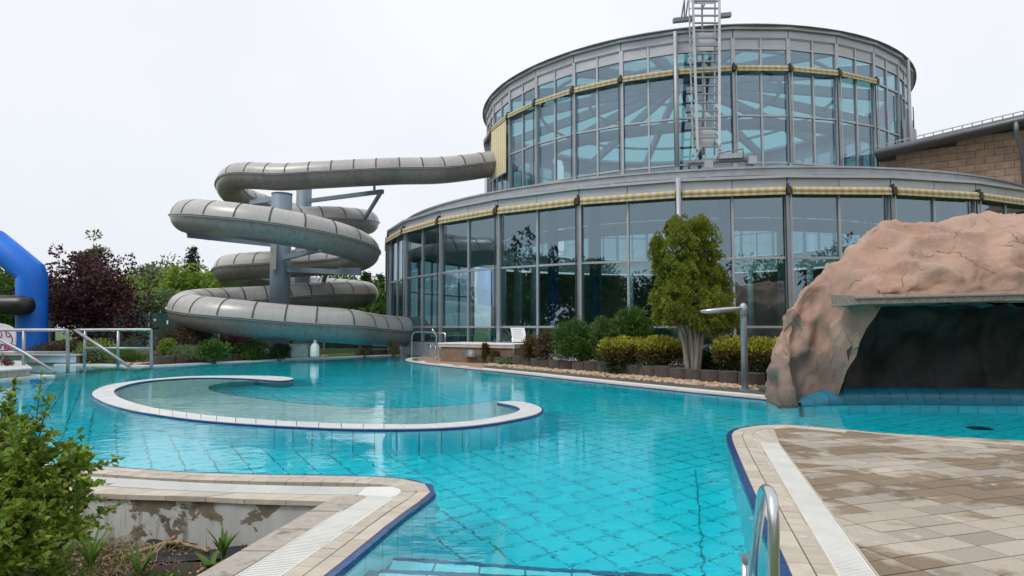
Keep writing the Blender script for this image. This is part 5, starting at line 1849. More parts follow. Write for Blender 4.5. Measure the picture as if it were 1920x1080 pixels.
def juniper(label, base, rx, ry, h, seed):
    """flat-topped golden juniper: golden tips above a bronze underside"""
    rng = np.random.default_rng(seed)
    o = thing('golden_juniper', label, 'shrub', base, 'golden junipers')
    cs = ell_centers(rng, 150, (0, 0, h * 0.66), (rx * 0.88, ry * 0.88, h * 0.30), 0.5)
    P, D = clump_cloud(rng, cs, 0.13 * np.ones(len(cs)) * rng.uniform(0.6, 1.3, len(cs)), 52)
    D[:, 2] += 0.35
    top = P[:, 2] > h * (0.70 + 0.08 * rng.normal(size=len(P)))
    part('golden_foliage', leaf_mesh('golden_foliage', P[top], D[top], 0.075, 0.028, L_juniper, rng), o, Matrix.Translation(base))
    part('bronze_foliage', leaf_mesh('bronze_foliage', P[~top], D[~top], 0.075, 0.028, L_brown, rng), o, Matrix.Translation(base))
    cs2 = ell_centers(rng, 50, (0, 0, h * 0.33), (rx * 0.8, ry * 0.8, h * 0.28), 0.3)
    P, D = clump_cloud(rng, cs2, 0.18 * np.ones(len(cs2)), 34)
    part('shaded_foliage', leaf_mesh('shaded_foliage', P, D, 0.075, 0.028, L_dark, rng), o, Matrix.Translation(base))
    mb = MB()
    for k in range(14):
        e = cs[k]
        mb.tube([(rng.normal() * 0.12, rng.normal() * 0.08, -0.02), (e[0] * 0.6, e[1] * 0.6, e[2] * 0.55), tuple(e)], [0.025, 0.018, 0.006], 5)
    part('stem', mb.mesh('stem', m_bark), o, Matrix.Translation(base))
juniper('golden juniper with bronze underside nearest the dwarf spruces', shrub_at(1168, 700, 16.3), 0.72, 0.5, 0.98, 111)
juniper('golden juniper directly left of the tall cypress', shrub_at(1236, 705, 15.9), 0.72, 0.5, 1.0, 112)
juniper('golden juniper between the tall cypress and the post', shrub_at(1380, 716, 14.4), 0.56, 0.4, 1.0, 113)
juniper('golden juniper between the post and the rock', shrub_at(1436, 716, 14.0), 0.52, 0.4, 0.98, 114)
bush('dark_shrub', 'dark low shrub under the tall cypress', shrub_at(1335, 712, 15.4), 0.5, 0.4, 0.75, 80, 36, 0.08, L_dark, 115)

# tall cypress -----------------------------------------------------------
def cypress(base):
    rng = np.random.default_rng(31)
    o = thing('tall_cypress', 'tall multi-stemmed golden-green cypress before the hall windows', 'tree', base)
    lobes = []
    # (x, y, z, rx, rz)
    for (x, z, rx, rz) in ((-0.62, 2.35, 0.36, 0.95), (-0.35, 2.75, 0.42, 0.92), (0.05, 2.60, 0.50, 1.12), (0.42, 2.55, 0.42, 1.05), (0.70, 2.0, 0.36, 0.82), (-0.45, 1.75, 0.48, 0.62), (0.2, 1.6, 0.62, 0.55), (0.85, 1.45, 0.30, 0.45), (-0.72, 1.62, 0.34, 0.5), (0.55, 1.3, 0.5, 0.3), (-0.1, 2.1, 0.6, 0.9), (-0.86, 2.9, 0.13, 0.5), (-0.45, 3.45, 0.16, 0.36), (0.2, 3.4, 0.22, 0.34)):
        lobes.append((x * 0.86, rng.uniform(-0.3, 0.3), z, rx * 0.9, rz))
    tc_, td_ = [], []
    for (x, y, z, rx, rz) in lobes:
        n = int(150 * (rx * rz) + 34)
        d = unit(rng, n)
        tc_.append(np.array([x, y, z]) + d * np.array([rx, rx * 0.9, rz]) * rng.uniform(0.45, 1.02, n)[:, None])
        td_.append(d)
    tc_, td_ = np.concatenate(tc_), np.concatenate(td_)
    per = 120
    sz = rng.uniform(0.65, 1.25, len(tc_))
    C0 = np.repeat(tc_, per, 0)
    S = np.repeat(sz, per)[:, None]
    d = unit(rng, len(C0))
    d[:, 2] = np.abs(d[:, 2]) * 1.0 - 0.25
    taper = np.clip(1.0 - 0.45 * np.maximum(d[:, 2:3], 0), 0.3, 1)
    C = C0 + d * np.array([0.115, 0.115, 0.19]) * S * np.concatenate([taper, taper, np.ones_like(taper)], 1) * rng.uniform(0.75, 1.0, (len(C0), 1))
    D = d * 0.7 + np.array([0, 0, 0.8]) + np.repeat(td_, per, 0) * 0.3 + rng.normal(size=C.shape) * 0.25
    part('crown', leaf_mesh('crown', C, D, 0.058, 0.024, L_cyp, rng), o, Matrix.Translation(base))
    mb = MB()
    for i in range(11):
        a = -1 + 2 * i / 10 + rng.normal() * 0.1
        top = (a * 0.42, rng.uniform(-0.2, 0.2), rng.uniform(1.5, 2.6))
        b_ = (a * 0.075, rng.uniform(-0.08, 0.08), -0.05)
        m_ = (a * 0.17, b_[1] * 1.3, 0.8)
        r_ = rng.uniform(0.035, 0.06)
        mb.tube([b_, ((b_[0] + m_[0]) / 2 + rng.normal() * 0.012, b_[1], 0.38), m_, top], [r_ * 1.15, r_, r_ * 0.85, 0.012], 8)
    part('trunk', mb.mesh('trunk', m_bark_l, True), o, Matrix.Translation(base))
cypress(shrub_at(1300, 700, 15.0))

# ------------------------------------------------------------------ left side: platform, handrails
plat_p = gp([(54, 703), (20, 693.5), (-300, 690), (-600, 740), (-300, 742), (0, 711)], 0)
plat = thing('entry_platform', 'raised white-edged platform with beige facing tiles at far left', 'platform', plat_p[0])
pp = gp([(54, 708), (0, 712), (-300, 744)], 0)
mb = MB().prism([(p.x, p.y) for p in gp([(56, 704.5), (0, 709.5), (-300, 741), (-700, 741), (-300, 690), (36, 689.5)], 0)], -0.1, 0.165)
part('body', mb.mesh('body', m_poolgrout), plat)
fl = gp([(56, 704.6), (0, 709.6), (-300, 741.2)], 0)
qs = resample(fl, 0.16)
for i in range(len(qs) - 1):
    a, b = qs[i], qs[i + 1]
    d = b - a
    c = (a + b) / 2
    part('facing_tile', boxm(0.148, 0.02, 0.165, m_beigetile), plat, T((c.x, c.y - 0.008, 0.0), math.atan2(d.y, d.x)))
part('top_slab', MB().prism([(p.x, p.y) for p in gp([(60, 705.2), (0, 710.2), (-300, 742), (-700, 742), (-300, 690), (40, 689)], 0)], 0.1655, 0.20).mesh('top_slab', m_tile_w), plat)
cope_L = thing('pool_coping', 'white coping lip in front of the far-left platform', 'coping', seg_L[0])
strip_tiles('coping_tile', cope_L, seg_L, -0.004, 0.36, 0.4, 0.006, -0.085, 0.0, m_tile_w, 0.001, 41)
tip = gp([(104, 704.5), (54, 700.5), (54, 706)], 0)
part('tip_slab', MB().prism([(p.x, p.y) for p in tip], -0.085, 0.002).mesh('tip_slab', m_tile_w), cope_L)
# light blue tiled upstand behind the entry
us = thing('blue_upstand', 'low light-blue tiled upstand behind the left handrails', 'wall', at(60, 683, 21.2))
ua, ub = flat(at(-60, 683, 21.4)), flat(at(143, 683, 21.2))
qs = resample([ua, ub], 0.18)
for i in range(len(qs) - 1):
    c = (qs[i] + qs[i + 1]) / 2
    part('upstand_tile', boxm(0.172, 0.02, 0.235, m_ltblue), us, T((c.x, c.y - 0.012, 0.035), 0))
part('core', MB().box((ua.x, 21.3, -0.05), (ub.x, 21.6, 0.27)).mesh('core', m_conc), us)
part('cap', MB().box((ua.x - 0.05, 21.15, 0.2715), (ub.x + 0.15, 21.65, 0.31)).mesh('cap', m_lightstone), us)
shal = struct('shallow_entry', MB().prism([(p.x, p.y) for p in gp([(36, 691), (60, 702), (104, 703.5), (240, 690), (275, 687.5), (183, 684.5), (100, 684)], -0.1)], FZ, -0.16).mesh('shallow_entry', m_pooltile_s))
# handrail A
rA = thing('handrail', 'stainless entry handrail in front of the blue inflatable', 'handrail', at(127, 697, 17.2))
YA = 17.0
zt = at(60, 619, YA).z
P = lambda px, py, Y=YA: at(px, py, Y)
hoop(catmull([P(-90, 619), P(0, 619), P(115, 619), P(124, 620.5), P(127, 627), P(127, 700)], 4), 0.042, 'top_rail', rA, m_rail)
hoop([P(-90, 661), P(124, 661)], 0.034, 'mid_rail', rA, m_rail)
hoop([P(45, 620), P(44, 694)], 0.042, 'post', rA, m_rail)
hoop([P(-60, 604 + 0), P(0, 637), P(47, 662, YA - 0.1), P(103, 698, YA - 0.6)], 0.036, 'slanted_rail', rA, m_rail)
rB = thing('handrail', 'stainless entry handrail in front of the purple maple', 'handrail', at(220, 688, 18.9))
YB = 18.9
hoop(catmull([P(284, 692, YB), P(284, 626, YB), P(283, 619.5, YB), P(276, 618.5, YB), P(200, 618.5, YB), P(143, 619, YB)], 4), 0.042, 'top_rail', rB, m_rail)
hoop([P(141, 619, YB), P(190, 651, YB - 0.4), P(242, 687, YB - 0.8)], 0.04, 'slanted_rail', rB, m_rail)
hoop([P(160, 620, YB), P(158, 690, YB)], 0.04, 'post', rB, m_rail)
hoop([P(222, 620, YB), P(221, 690, YB)], 0.04, 'post', rB, m_rail)
hoop([P(159, 653, YB), P(283, 653, YB)], 0.034, 'mid_rail', rB, m_rail)

# blue inflatable arch
arch = thing('inflatable_arch', 'blue inflatable arch with a black cross tube at far left', 'inflatable', at(60, 650, 24.0))
YC = 24.0
rw = 0.50
leg = [P(60, 668, YC), P(60, 640, YC), P(60, 580, YC), P(60, 519, YC)]
mb = MB()
def ngon_tube(mb, pts, rad, n=8):
    mb.tube(pts, rad, n)
mb.tube([P(60, 668, YC), P(60, 660, YC), P(60, 600, YC), P(60, 522, YC), P(59, 512, YC), P(30, 488, YC), P(-10, 455, YC), P(-60, 437, YC), P(-140, 437, YC)], rw, 28, True)
me = mb.mesh('blue_tube', m_blue)
part('blue_tube', smooth_by_angle(me, 32), arch)
part('black_tube', MB().tube([P(-300, 572, YC - 0.9), P(40, 573, YC - 0.9), P(55, 573, YC - 0.9), P(61, 573, YC - 0.9)], [0.36, 0.36, 0.31, 0.16], 18).mesh('black_tube', m_black, True), arch)
# surfboard sign with purple lettering
YS = 19.8
sb0 = at(0, 662, YS)
board = thing('surfboard_sign', 'white surfboard-shaped sign with purple lettering behind the handrail', 'sign', (sb0.x, sb0.y, 0))
prof = []
cxs = at(-22, 640, YS).x
zc = at(0, 636, YS).z
for k in range(40):
    a = 2 * PI * k / 40
    prof.append((cxs + 0.82 * math.copysign(abs(math.cos(a)) ** 0.85, math.cos(a)), zc + (0.50 if math.sin(a) > 0 else 0.48) * math.copysign(abs(math.sin(a)) ** 0.6, math.sin(a))))
mb = MB()
n = len(prof)
mb.v = [(x, YS, z) for x, z in prof] + [(x, YS + 0.05, z) for x, z in prof]
mb.f = [tuple(range(n)), tuple(range(2 * n - 1, n - 1, -1))] + [(i, (i + 1) % n, n + (i + 1) % n, n + i) for i in range(n)]
part('board', fix_normals(mb.mesh('board', m_white)), board)
def stroke(pxs, r_=0.016):
    part('drawn_line', MB().tube(catmull([at(x, y, YS - 0.004) for x, y in pxs], 5), r_, 5).mesh('drawn_line', m_purple), board)
stroke([(0, 634), (3, 630), (3, 624), (0, 621)])
stroke([(10, 621), (12, 629), (16, 632), (19, 630), (20, 627), (16, 624), (10, 621)])
stroke([(17, 630), (22, 631), (23, 638), (21, 646)])
stroke([(18, 651), (14, 657), (6, 657), (0, 658)])
fc = bpy.data.curves.new('sign_text', 'FONT')
fc.body = 'tres'
fc.size = 0.34
fc.shear = 0.35
fc.extrude = 0.004
fc.offset = 0.006
tmp = bpy.data.objects.new('sign_text', fc)
col.objects.link(tmp)
dg = bpy.context.evaluated_depsgraph_get()
mt_ = bpy.data.meshes.new_from_object(tmp.evaluated_get(dg))
bpy.data.objects.remove(tmp)
mt_.materials.clear()
mt_.materials.append(m_purple)
pt = at(-10, 653.5, YS - 0.008)
part('lettering', mt_, board, T(pt, 0, R(90), R(4)))
for x in (-0.4, 0.4):
    part('stake', MB().tube([(cxs + x, YS + 0.08, -0.05), (cxs + x, YS + 0.08, zc + 0.2)], 0.03, 8).mesh('stake', m_rail), board)

# small beige barrel and stones by the arch
bb = at(93, 640, 25.5)
brl = tag(part('planter_tub', MB().tube([(0, 0, 0), (0, 0, 0.5), (0, 0, 0.52)], [0.2, 0.27, 0.25], 16).mesh('planter_tub', m_lightstone, True), None, Matrix.Translation((bb.x, bb.y, at(93, 613, 25.5).z))), 'pale tub standing on a post beside the blue arch', 'tub')
part('stand', MB().tube([(0, 0, -1.2), (0, 0, 0)], 0.06, 8).mesh('stand', m_conc), brl, Matrix.Translation((bb.x, bb.y, at(93, 613, 25.5).z)))

# ------------------------------------------------------------------ green screen fence
fen = thing('screen_fence', 'dark green mesh screen fence on posts behind the slide bed', 'fence', at(290, 660, 36))
YF = 36.0
xa, xb = at(150, 600, YF).x, at(740, 600, YF).x
zf = at(280, 587, YF).z
npn = 9
for i in range(npn):
    x0 = xa + (xb - xa) * i / npn
    x1 = xa + (xb - xa) * (i + 1) / npn
    mb = MB()
    nx = 14
    A = [Vector((x0 + 0.03 + (x1 - x0 - 0.06) * k / nx, YF + 0.03 * math.sin(k * 0.9 + i), 0)) for k in range(nx + 1)]
    B = [a + Vector((0, 0.01, 0)) for a in A]
    sweep_strip(mb, A, B, 0.0, zf)
    part('screen_panel', fix_normals(mb.mesh('screen_panel', m_fence)), fen)
    part('post', MB().tube([(x0, YF - 0.06, -0.05), (x0, YF - 0.06, zf + 0.06)], 0.035, 8).mesh('post', m_rail), fen)
part('small_tag', boxm(0.16, 0.01, 0.12, m_white), fen, T((at(292, 600, YF).x, YF - 0.12, at(292, 602, YF).z)))
part('small_tag', boxm(0.08, 0.01, 0.22, m_white), fen, T((at(316, 605, YF).x, YF - 0.12, at(316, 608, YF).z)))

# ------------------------------------------------------------------ left planting
def lb_(px, py, Y):
    p = at(px, py, Y)
    return Vector((p.x, p.y, -0.03))
def hof(py, Y):
    return at(960, py, Y).z
# raised bed soil below the slide
sp_ = [(p.x, p.y) for p in pl_] + [(at(560, 660, 30).x, 30), (at(150, 660, 34).x, 34), (at(60, 660, 26).x, 26), (at(140, 683, 22.5).x, 22.4), (at(270, 686, 20).x, 20.6)]
struct('slide_bed_soil', MB().prism(sp_, -0.2, 0.03).mesh('slide_bed_soil', m_soil))
bush('bronze_shrub', 'wide bronze-red shrub below the left end of the slide', lb_(345, 668, 24.0), 1.25, 0.8, hof(617, 24.0), 150, 44, 0.10, L_heather, 201)
bush('yellow_green_shrub', 'small yellow-green shrub beside the right handrail', lb_(313, 670, 22.2), 0.34, 0.3, hof(634, 22.2), 60, 44, 0.08, L_bright, 202)
bush('grassy_clump', 'loose green grassy clump left of the slide column', lb_(360, 672, 22.0), 0.9, 0.4, 0.5, 70, 36, 0.16, L_silver, 203, 'plant', 0.14, up=1.2)
bush('green_perennial', 'dark green perennial spilling over the edging blocks', lb_(400, 674, 21.8), 0.55, 0.45, 0.72, 70, 40, 0.12, L_green, 204, 'plant', up=0.5)
bush('red_barberry', 'rounded dark red barberry under the slide', lb_(440, 665, 25.5), 0.85, 0.7, hof(629, 25.5), 130, 44, 0.08, L_red, 205)
bush('low_green_shrub', 'low mixed green shrub between barberry and slide column', lb_(470, 668, 23.6), 0.75, 0.5, 0.65, 80, 38, 0.10, L_green, 206)
bush('dark_evergreen', 'dark evergreen tuft at the foot of the slide column', lb_(525, 669, 23.4), 0.36, 0.35, 0.62, 60, 40, 0.08, L_dark, 207)
bush('heather_patch', 'wide purple-green heather patch behind the blue upstand', lb_(130, 676, 23.4), 1.6, 0.7, hof(642, 23.4), 170, 40, 0.09, L_heather, 208, 'plant')
bush('heather_patch', 'green-tipped heather patch right of the blue upstand', lb_(180, 676, 23.0), 0.7, 0.6, hof(640, 23.0), 90, 40, 0.09, L_hedge, 209, 'plant')
bush('grass_hump', 'bright low grassy hump behind the right handrail', lb_(240, 683, 21.4), 0.75, 0.5, 0.42, 60, 60, 0.12, L_grass, 210, 'plant', 0.12, up=1.4)
bush('leafy_perennial', 'pale leafy perennial at the left foot of the right handrail', lb_(172, 683, 21.6), 0.5, 0.4, 0.5, 50, 30, 0.11, L_silver, 211, 'plant', 0.6)
bush('dried_hydrangea', 'small brown dried shrub on the slide exit bed', lb_(684, 664, 26.2), 0.26, 0.24, 0.55, 40, 24, 0.10, L_straw, 212)
bush('dried_hydrangea', 'brown dried shrub tight against the hall wall', lb_(738, 664, 26.6), 0.30, 0.28, 0.72, 40, 24, 0.10, L_straw, 213)
bush('red_seedling', 'tiny reddish plant on the far-left platform', Vector((at(10, 692, 16.8).x, 16.8, 0.19)), 0.22, 0.2, 0.14, 20, 16, 0.05, L_red, 214, 'plant')
bush('bare_shrub', 'leafless grey twiggy shrub in front of the fence', lb_(232, 668, 24.5), 0.9, 0.6, hof(600, 24.5), 30, 6, 0.06, L_brown, 215, stems=26)

# trees on the left --------------------------------------------------------------
def base_at(px, Y):
    p = at(px, 640, Y)
    return Vector((p.x, Y, -0.05))
tree('purple_maple', 'dark purple-leaved maple beside the blue arch', 'tree', base_at(165, 26), hof(462, 26.0), (2.4, 1.7), 260, 60, 0.13, L_purple, 301, 0.10, None, 0.15, 0.14, None, 0.0, 0.7, 0.17)
tree('poplar', 'slender pale poplar rising above the purple maple', 'tree', base_at(172, 48), hof(424, 48), (1.25, 1.1), 60, 60, 0.26, L_silver, 302, 0.12, None, 0.2, 0.30, None, 0.2)
conifer('spruce', 'dark spruce top between maple and slide', base_at(357, 62), hof(468, 62), 2.6, L_dark, 303, 0.35)
bgt = [(20, 52, 500, 3.6, L_green, 'mid green tree seen through the blue arch'), (100, 58, 520, 3.6, L_silver, 'pale tree behind the left of the purple maple'), (238, 42, 520, 3.0, L_bright, 'yellow-green tree close behind the right of the purple maple'), (285, 60, 492, 3.2, L_silver, 'pale open tree right of the purple maple'),
       (345, 46, 497, 2.6, L_bright, 'bright yellow-green tree left of the slide'), (318, 68, 487, 4.2, L_green, 'mid green tree behind the yellow-green one'), (405, 54, 500, 2.7, L_green, 'rounded green tree just left of the slide'), (300, 40, 545, 2.3, L_silver, 'low silvery tree above the green fence'),
       (480, 52, 540, 3.6, L_green, 'green tree behind the slide columns'), (570, 56, 530, 3.8, L_bright, 'light green tree behind the right of the slide columns'), (640, 60, 515, 4.0, L_green, 'green tree behind the right end of the slide'), (700, 50, 545, 2.4, L_green, 'green tree in the gap between slide and hall'),
       (-60, 46, 480, 4.0, L_green, 'green tree left of the blue arch')]
for i, (px, Y, py, r_, mt, lbx) in enumerate(bgt):
    tree('background_tree', lbx, 'tree', base_at(px, Y), hof(py, Y), (r_, r_ * 0.9), 75, 100, 0.34 if Y > 45 else 0.28, mt, 400 + i, 0.16, None, 0.45, 0.30, 'trees beyond the garden', 0.1)
conifer('spruce', 'small dark spruce in the gap right of the slide', base_at(685, 58), hof(514, 58), 2.0, L_dark, 330, 0.32)
conifer('spruce', 'smaller dark spruce close to the hall corner', base_at(712, 62), hof(518, 62), 1.9, L_dark, 331, 0.32)
# trees behind the photographer, seen mirrored in the hall windows
mir = []
rg = random.Random(21)
for k in range(15):
    a = R(-78 + 156 * k / 14)
    d = 17 + 5 * rg.random() + (3 if k % 2 else 0)
    mir.append((d * 1.5 * math.sin(a) + 4, -d * math.cos(a) + 6, 6.6 + 4.0 * rg.random(), 2.9 + 0.9 * rg.random(), (L_green, L_dark, L_green, L_purple)[k % 4 if k == 11 else k % 3]))
mir = [(-19.5, 15.5, 7.0, 2.6, L_green), (-22, 11.5, 8.5, 3.0, L_dark), (-21, 7, 7.4, 2.8, L_green), (-17.5, 2, 8.2, 3.0, L_dark), (-14.5, -2.5, 7.0, 2.8, L_green)] + mir
for i, (x, y, h, r_, mt) in enumerate(mir):
    tree('mirrored_tree', 'garden tree behind the camera mirrored in the hall panes, ' + ORD[i] + ' from the left', 'tree', (x, y, -0.05), h, (r_, r_), 60, 75, 0.40, mt, 500 + i, 0.18, None, 0.4, 0.34, 'trees behind the photographer', 0.02)

# ================================================================== FOREGROUND BED
SZ = -0.38
bedpoly = [(-9.3, 1.5), (-1.55, 1.5), (-1.5, 2.3), (o1.x + 0.1, o1.y), (o0.x + 0.1, o0.y), (-2.45, 4.68), (-3.6, 4.85), (-6.4, 5.55), (-9.3, 6.4)]
mb = MB()
rg = random.Random(2)
xs_b = np.linspace(-9.0, -1.2, 90)
ys_b = np.linspace(1.5, 6.3, 60)
for y in ys_b:
    for x in xs_b:
        mb.v.append((x, y, SZ + 0.07 * noise.fractal(Vector((x * 1.6, y * 1.6, 0)), 1.0, 2.0, 4) + 0.02 * noise.noise(Vector((x * 14, y * 14, 0)))))
nx = len(xs_b)
bedv = [Vector((a, b, 0)) for a, b in bedpoly]
for j in range(len(ys_b) - 1):
    for i in range(nx - 1):
        if inside(((xs_b[i] + xs_b[i + 1]) / 2, (ys_b[j] + ys_b[j + 1]) / 2), bedv):
            mb.f.append((j * nx + i, j * nx + i + 1, (j + 1) * nx + i + 1, (j + 1) * nx + i))
struct('sunken_bed_soil', mb.mesh('sunken_bed_soil', m_soil, True))
# pond liner scraps
for i, (px, py, a, l, w_) in enumerate(((372, 1048, 0.2, 0.55, 0.22), (350, 1018, 0.1, 0.5, 0.16))):
    p = G(px, py, SZ + 0.03)
    mb = MB()
    for jj in range(7):
        for ii in range(13):
            x, y = l * (ii / 12 - 0.5), w_ * (jj / 6 - 0.5)
            mb.v.append((x, y, 0.035 * noise.noise(Vector((x * 7 + i, y * 9, 1))) + 0.03))
    for jj in range(6):
        for ii in range(12):
            q_ = jj * 13 + ii
            mb.f.append((q_, q_ + 1, q_ + 14, q_ + 13))
    tag(part('liner_scrap', mb.mesh('liner_scrap', m_black_liner, True), None, T(p, a)), ['larger scrap of black pond liner under the fallen branch', 'thin scrap of black pond liner along the peeling wall'][i], 'liner')
# dark block at the wall's left end
db = G(196, 1000, SZ)
tag(part('stone_block', palisade_mesh(0.42, 0.3, 0.36), None, T((db.x - 0.18, db.y + 0.25, SZ - 0.03), 0.25)), 'dark rough block at the left end of the peeling wall', 'block')
# branches
def branch(label, pts, r0, r1, twigs=3, seed=0):
    rg = np.random.default_rng(seed)
    P_ = [G(x, y, SZ + z) for x, y, z in pts]
    c = catmull(P_, 6)
    c = [p + Vector(rg.normal(size=3) * 0.003) for p in c]
    o = thing('fallen_branch', label, 'branch', P_[0])
    n = len(c)
    part('limb', MB().tube(c, [r0 + (r1 - r0) * i / (n - 1) for i in range(n)], 8).mesh('limb', m_stick, True), o)
    for k in range(twigs):
        i = rg.integers(2, n - 2)
        d = Vector((rg.normal(), rg.normal() * 0.6, 0.4 + abs(rg.normal()) * 0.4)).normalized() * rg.uniform(0.08, 0.2)
        part('twig', MB().tube([c[i], c[i] + d * 0.5, c[i] + d + Vector((0, 0, -0.01))], [r1 * 0.6, r1 * 0.4, r1 * 0.2], 5).mesh('twig', m_stick), o)
branch('long bark-covered branch lying across the sunken bed', [(232, 1046, 0.05), (300, 1022, 0.07), (335, 1018, 0.08), (392, 1034, 0.06)], 0.016, 0.012, 3, 1)
branch('shorter branch crossing the long one', [(265, 1055, 0.04), (300, 1030, 0.06), (328, 1006, 0.10)], 0.010, 0.013, 2, 2)
branch('thin branch lying left of the crossing', [(205, 1005, 0.06), (240, 998, 0.08), (262, 992, 0.09)], 0.013, 0.008, 2, 3)
branch('upright broken stump leaning on the peeling wall', [(300, 1010, 0.02), (299, 992, 0.10), (295, 982, 0.16)], 0.026, 0.018, 0, 4)
rng = np.random.default_rng(12)
mb = MB()
for k in range(260):
    p = G(rng.uniform(150, 330), rng.uniform(1000, 1085), SZ + 0.03)
    a = rng.uniform(0, 2 * PI)
    l = rng.uniform(0.06, 0.22)
    d = Vector((math.cos(a), math.sin(a), rng.normal() * 0.25)) * l
    m_ = p + d * 0.5 + Vector((rng.normal() * 0.02, rng.normal() * 0.02, rng.uniform(0.0, 0.06)))
    mb.tube([p, m_, p + d], [0.0028, 0.0025, 0.0014], 4)
o = part('twig_litter', mb.mesh('twig_litter', m_stick), None, None, 'stuff')
tag(o, 'tangle of dry straw-coloured twigs in the sunken bed', 'twigs')
n = 1600
C = np.array([list(G(rng.uniform(40, 470), rng.uniform(985, 1100), SZ + 0.02)) for _ in range(n)])
D = rng.normal(size=(n, 3)) * np.array([1, 1, 0.3])
o = part('leaf_litter', leaf_mesh('leaf_litter', C + rng.normal(size=C.shape) * 0.01, D, 0.05, 0.022, L_straw, rng), None, None, 'stuff')
tag(o, 'dead brown leaves scattered over the sunken bed', 'leaves')
o = part('gravel', pebbles('gravel', [G(300, 1075, SZ), G(420, 1060, SZ)], -0.25, 0.25, 160, 0.008, 0.022, SZ + 0.03, 9), None, None, 'stuff')
tag(o, 'few pale pebbles on the black liner in the sunken bed', 'pebbles')
n = 1500
px_ = rng.uniform(-40, 480, n)
C = np.array([list(G(x, rng.uniform(1040, 1110) if x > 150 else rng.uniform(1010, 1110), SZ + 0.02)) for x in px_])
keepg = rng.uniform(0, 1, n) < np.clip(1.15 - np.abs(px_ - 80) / 150, 0.05, 1)
C = C[keepg]
D = rng.normal(size=(len(C), 3)) * np.array([0.45, 0.45, 0.1]) + np.array([0, 0, 1])
o = part('grass', leaf_mesh('grass', C, D, 0.13, 0.009, L_grass, rng), None, None, 'stuff')
tag(o, 'thin grass blades growing along the bottom of the sunken bed', 'grass')
# weeds: broad strap leaves
def strap_plant(label, p, n, L_, W_, seed, mat=L_grass, spread=0.5, cat='plant'):
    rg = np.random.default_rng(seed)
    o = thing('strap_leaf_weed', label, cat, p)
    for k in range(n):
        a = rg.uniform(0, 2 * PI)
        d = Vector((math.cos(a), math.sin(a), 0))
        l = L_ * rg.uniform(0.6, 1.1)
        w_ = W_ * rg.uniform(0.7, 1.1)
        sd = Vector((-d.y, d.x, 0))
        mb = MB()
        m = 7
        for i in range(m + 1):
            f = i / m
            c = p + d * (spread * l * f ** 1.6) + Vector((0, 0, l * (f - 0.25 * f * f * spread)))
            ww = w_ * (math.sin(PI * min(1, 0.12 + f * 0.88)) ** 0.7) * 0.5 + 0.001
            mb.v += [tuple(c - sd * ww), tuple(c + Vector((0, 0, -ww * 0.3))), tuple(c + sd * ww)]
        for i in range(m):
            for q_ in (0, 1):
                s_ = i * 3 + q_
                mb.f.append((s_, s_ + 1, s_ + 4, s_ + 3))
        part('leaf', mb.mesh('leaf', mat, True), o)
strap_plant('bright strap-leaved weed against the peeling wall', G(418, 1050, SZ + 0.02), 14, 0.23, 0.032, 1)
strap_plant('single-stemmed weed by the leaning stump', G(312, 1022, SZ + 0.02), 5, 0.26, 0.035, 2, spread=0.2)
strap_plant('tall grassy weed under the hedge', G(170, 1075, SZ + 0.02), 18, 0.32, 0.018, 3, spread=0.5)
strap_plant('spiky weed at the bottom of the sunken bed', G(262, 1092, SZ + 0.02), 14, 0.24, 0.018, 4, spread=0.5)
strap_plant('broad-leaved weed beside the near slab', G(395, 1070, SZ + 0.02), 9, 0.12, 0.045, 5, spread=1.1)
strap_plant('small weed sprouting near the slab joint', G(515, 1008, SZ + 0.1), 7, 0.13, 0.03, 6, spread=0.6)
strap_plant('low weed at the lower left corner', G(90, 1085, SZ + 0.02), 18, 0.32, 0.022, 7, spread=0.7)
bush('feathery_weed', 'feathery light green weed at the bottom edge', G(285, 1135, SZ), 0.20, 0.12, 0.14, 24, 26, 0.05, L_grass, 601, 'plant', 0.35)
bush('feathery_weed', 'second feathery weed under the near slab', G(425, 1120, SZ), 0.12, 0.1, 0.10, 14, 20, 0.05, L_grass, 602, 'plant', 0.35)

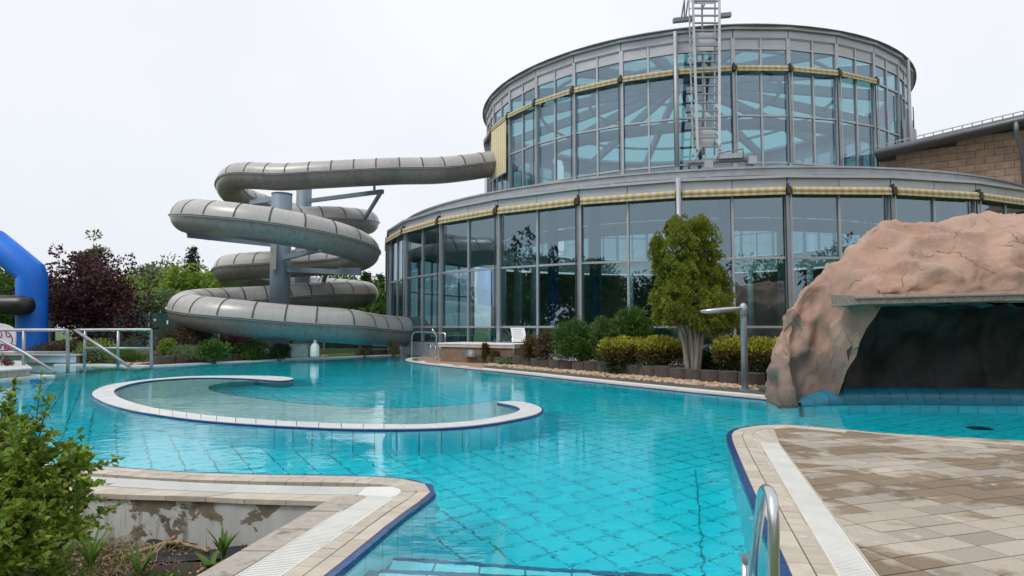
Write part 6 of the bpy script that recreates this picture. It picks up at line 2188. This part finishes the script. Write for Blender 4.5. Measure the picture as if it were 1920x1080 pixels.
# hedge shrub at the lower left
def hedge():
    rng = np.random.default_rng(70)
    base = Vector((-2.78, 3.25, SZ))
    o = thing('hedge_shrub', 'leafy green privet-like shrub filling the lower left corner', 'shrub', base)
    cs = np.concatenate([ell_centers(rng, 120, (0, 0, 0.62), (0.56, 0.5, 0.50), 0.45), ell_centers(rng, 40, (-0.2, -0.1, 0.9), (0.42, 0.35, 0.28), 0.3), ell_centers(rng, 34, (0.32, 0.05, 0.62), (0.30, 0.3, 0.22), 0.3)])
    mb = MB()
    C, D = [], []
    for c in cs:
        # a twig reaching the clump with paired leaves along it
        d = np.array([c[0], c[1], 0.25]) + rng.normal(size=3) * 0.25
        d /= np.linalg.norm(d)
        L_ = rng.uniform(0.12, 0.24)
        for t_ in range(3):
            dd = d + rng.normal(size=3) * 0.5
            dd /= np.linalg.norm(dd)
            s0 = c + rng.normal(size=3) * 0.05
            mb.tube([s0, s0 + dd * L_ * 0.5, s0 + dd * L_], [0.003, 0.002, 0.001], 4)
            m = 40
            f = rng.uniform(0.05, 1, m)
            C.append(s0 + dd * (f * L_)[:, None] + rng.normal(size=(m, 3)) * 0.006)
            D.append(rng.normal(size=(m, 3)) * 0.9 + dd * 0.5)
    # a few stray shoots that stick out
    for k in range(12):
        a = rng.uniform(-0.5, 1.2)
        s0 = np.array([0.25 * math.cos(a) + 0.1, 0.1, 0.85 + rng.uniform(-0.3, 0.15)])
        dd = np.array([rng.uniform(-0.1, 0.6), rng.normal() * 0.2, rng.uniform(0.5, 1)])
        dd /= np.linalg.norm(dd)
        L_ = rng.uniform(0.22, 0.40)
        mb.tube([s0, s0 + dd * L_ * 0.5, s0 + dd * L_], [0.004, 0.003, 0.0012], 5)
        m = 22
        f = rng.uniform(0.25, 1, m)
        C.append(s0 + dd * (f * L_)[:, None])
        D.append(rng.normal(size=(m, 3)) + dd * 0.4)
    for k in range(7):
        a = rng.uniform(0, 2 * PI)
        mb.tube([(0.05 * math.cos(a), 0.05 * math.sin(a), -0.03), (0.2 * math.cos(a), 0.2 * math.sin(a), 0.4), (0.36 * math.cos(a), 0.36 * math.sin(a), 0.8)], [0.014, 0.011, 0.005], 6)
    C, D = np.concatenate(C), np.concatenate(D)
    D[:, 2] = D[:, 2] * 0.7 + 0.1
    part('foliage', leaf_mesh('foliage', C, D, 0.042, 0.024, L_hedge, rng, 0.35), o, Matrix.Translation(base))
    part('stem', mb.mesh('stem', m_bark), o, Matrix.Translation(base))
hedge()

# ------------------------------------------------------------------ stair handrail at lower right
hr = thing('stair_handrail', 'stainless hoop handrail over the pool steps at lower right', 'handrail', (1.0, 2.45, 0))
n0 = at(1451, 1100, 2.44)
n0.z = -0.02
f1 = at(1411, 1062, 3.0)
c = catmull([n0, n0 + Vector((0, 0.0, 0.32)), at(1450.5, 985, 2.45), at(1447, 935, 2.50), at(1437, 918, 2.58), at(1429, 930, 2.70), at(1424, 965, 2.82), at(1412, 1056, 3.02), at(1411, 1110, 3.05), at(1411, 1200, 3.05)], 8)
part('hoop', MB().tube(c, 0.0215, 16).mesh('hoop', m_steel, True), hr)
part('inner_post', MB().tube([at(1396.5, 1048, 3.08), at(1396, 1200, 3.08)], 0.015, 12).mesh('inner_post', m_steel, True), hr)
part('clamp', MB().box((-0.035, -0.02, -0.012), (0.035, 0.02, 0.012)).mesh('clamp', m_steel), hr, Matrix.Translation(at(1402, 1046, 3.07)))
part('foot_plate', MB().tube([(0, 0, 0), (0, 0, 0.02)], 0.05, 16).mesh('foot_plate', m_steel), hr, Matrix.Translation((n0.x, n0.y, 0)))
# underwater wall lights
for i, (px, py) in enumerate(((1385, 902), (1396, 949))):
    pass
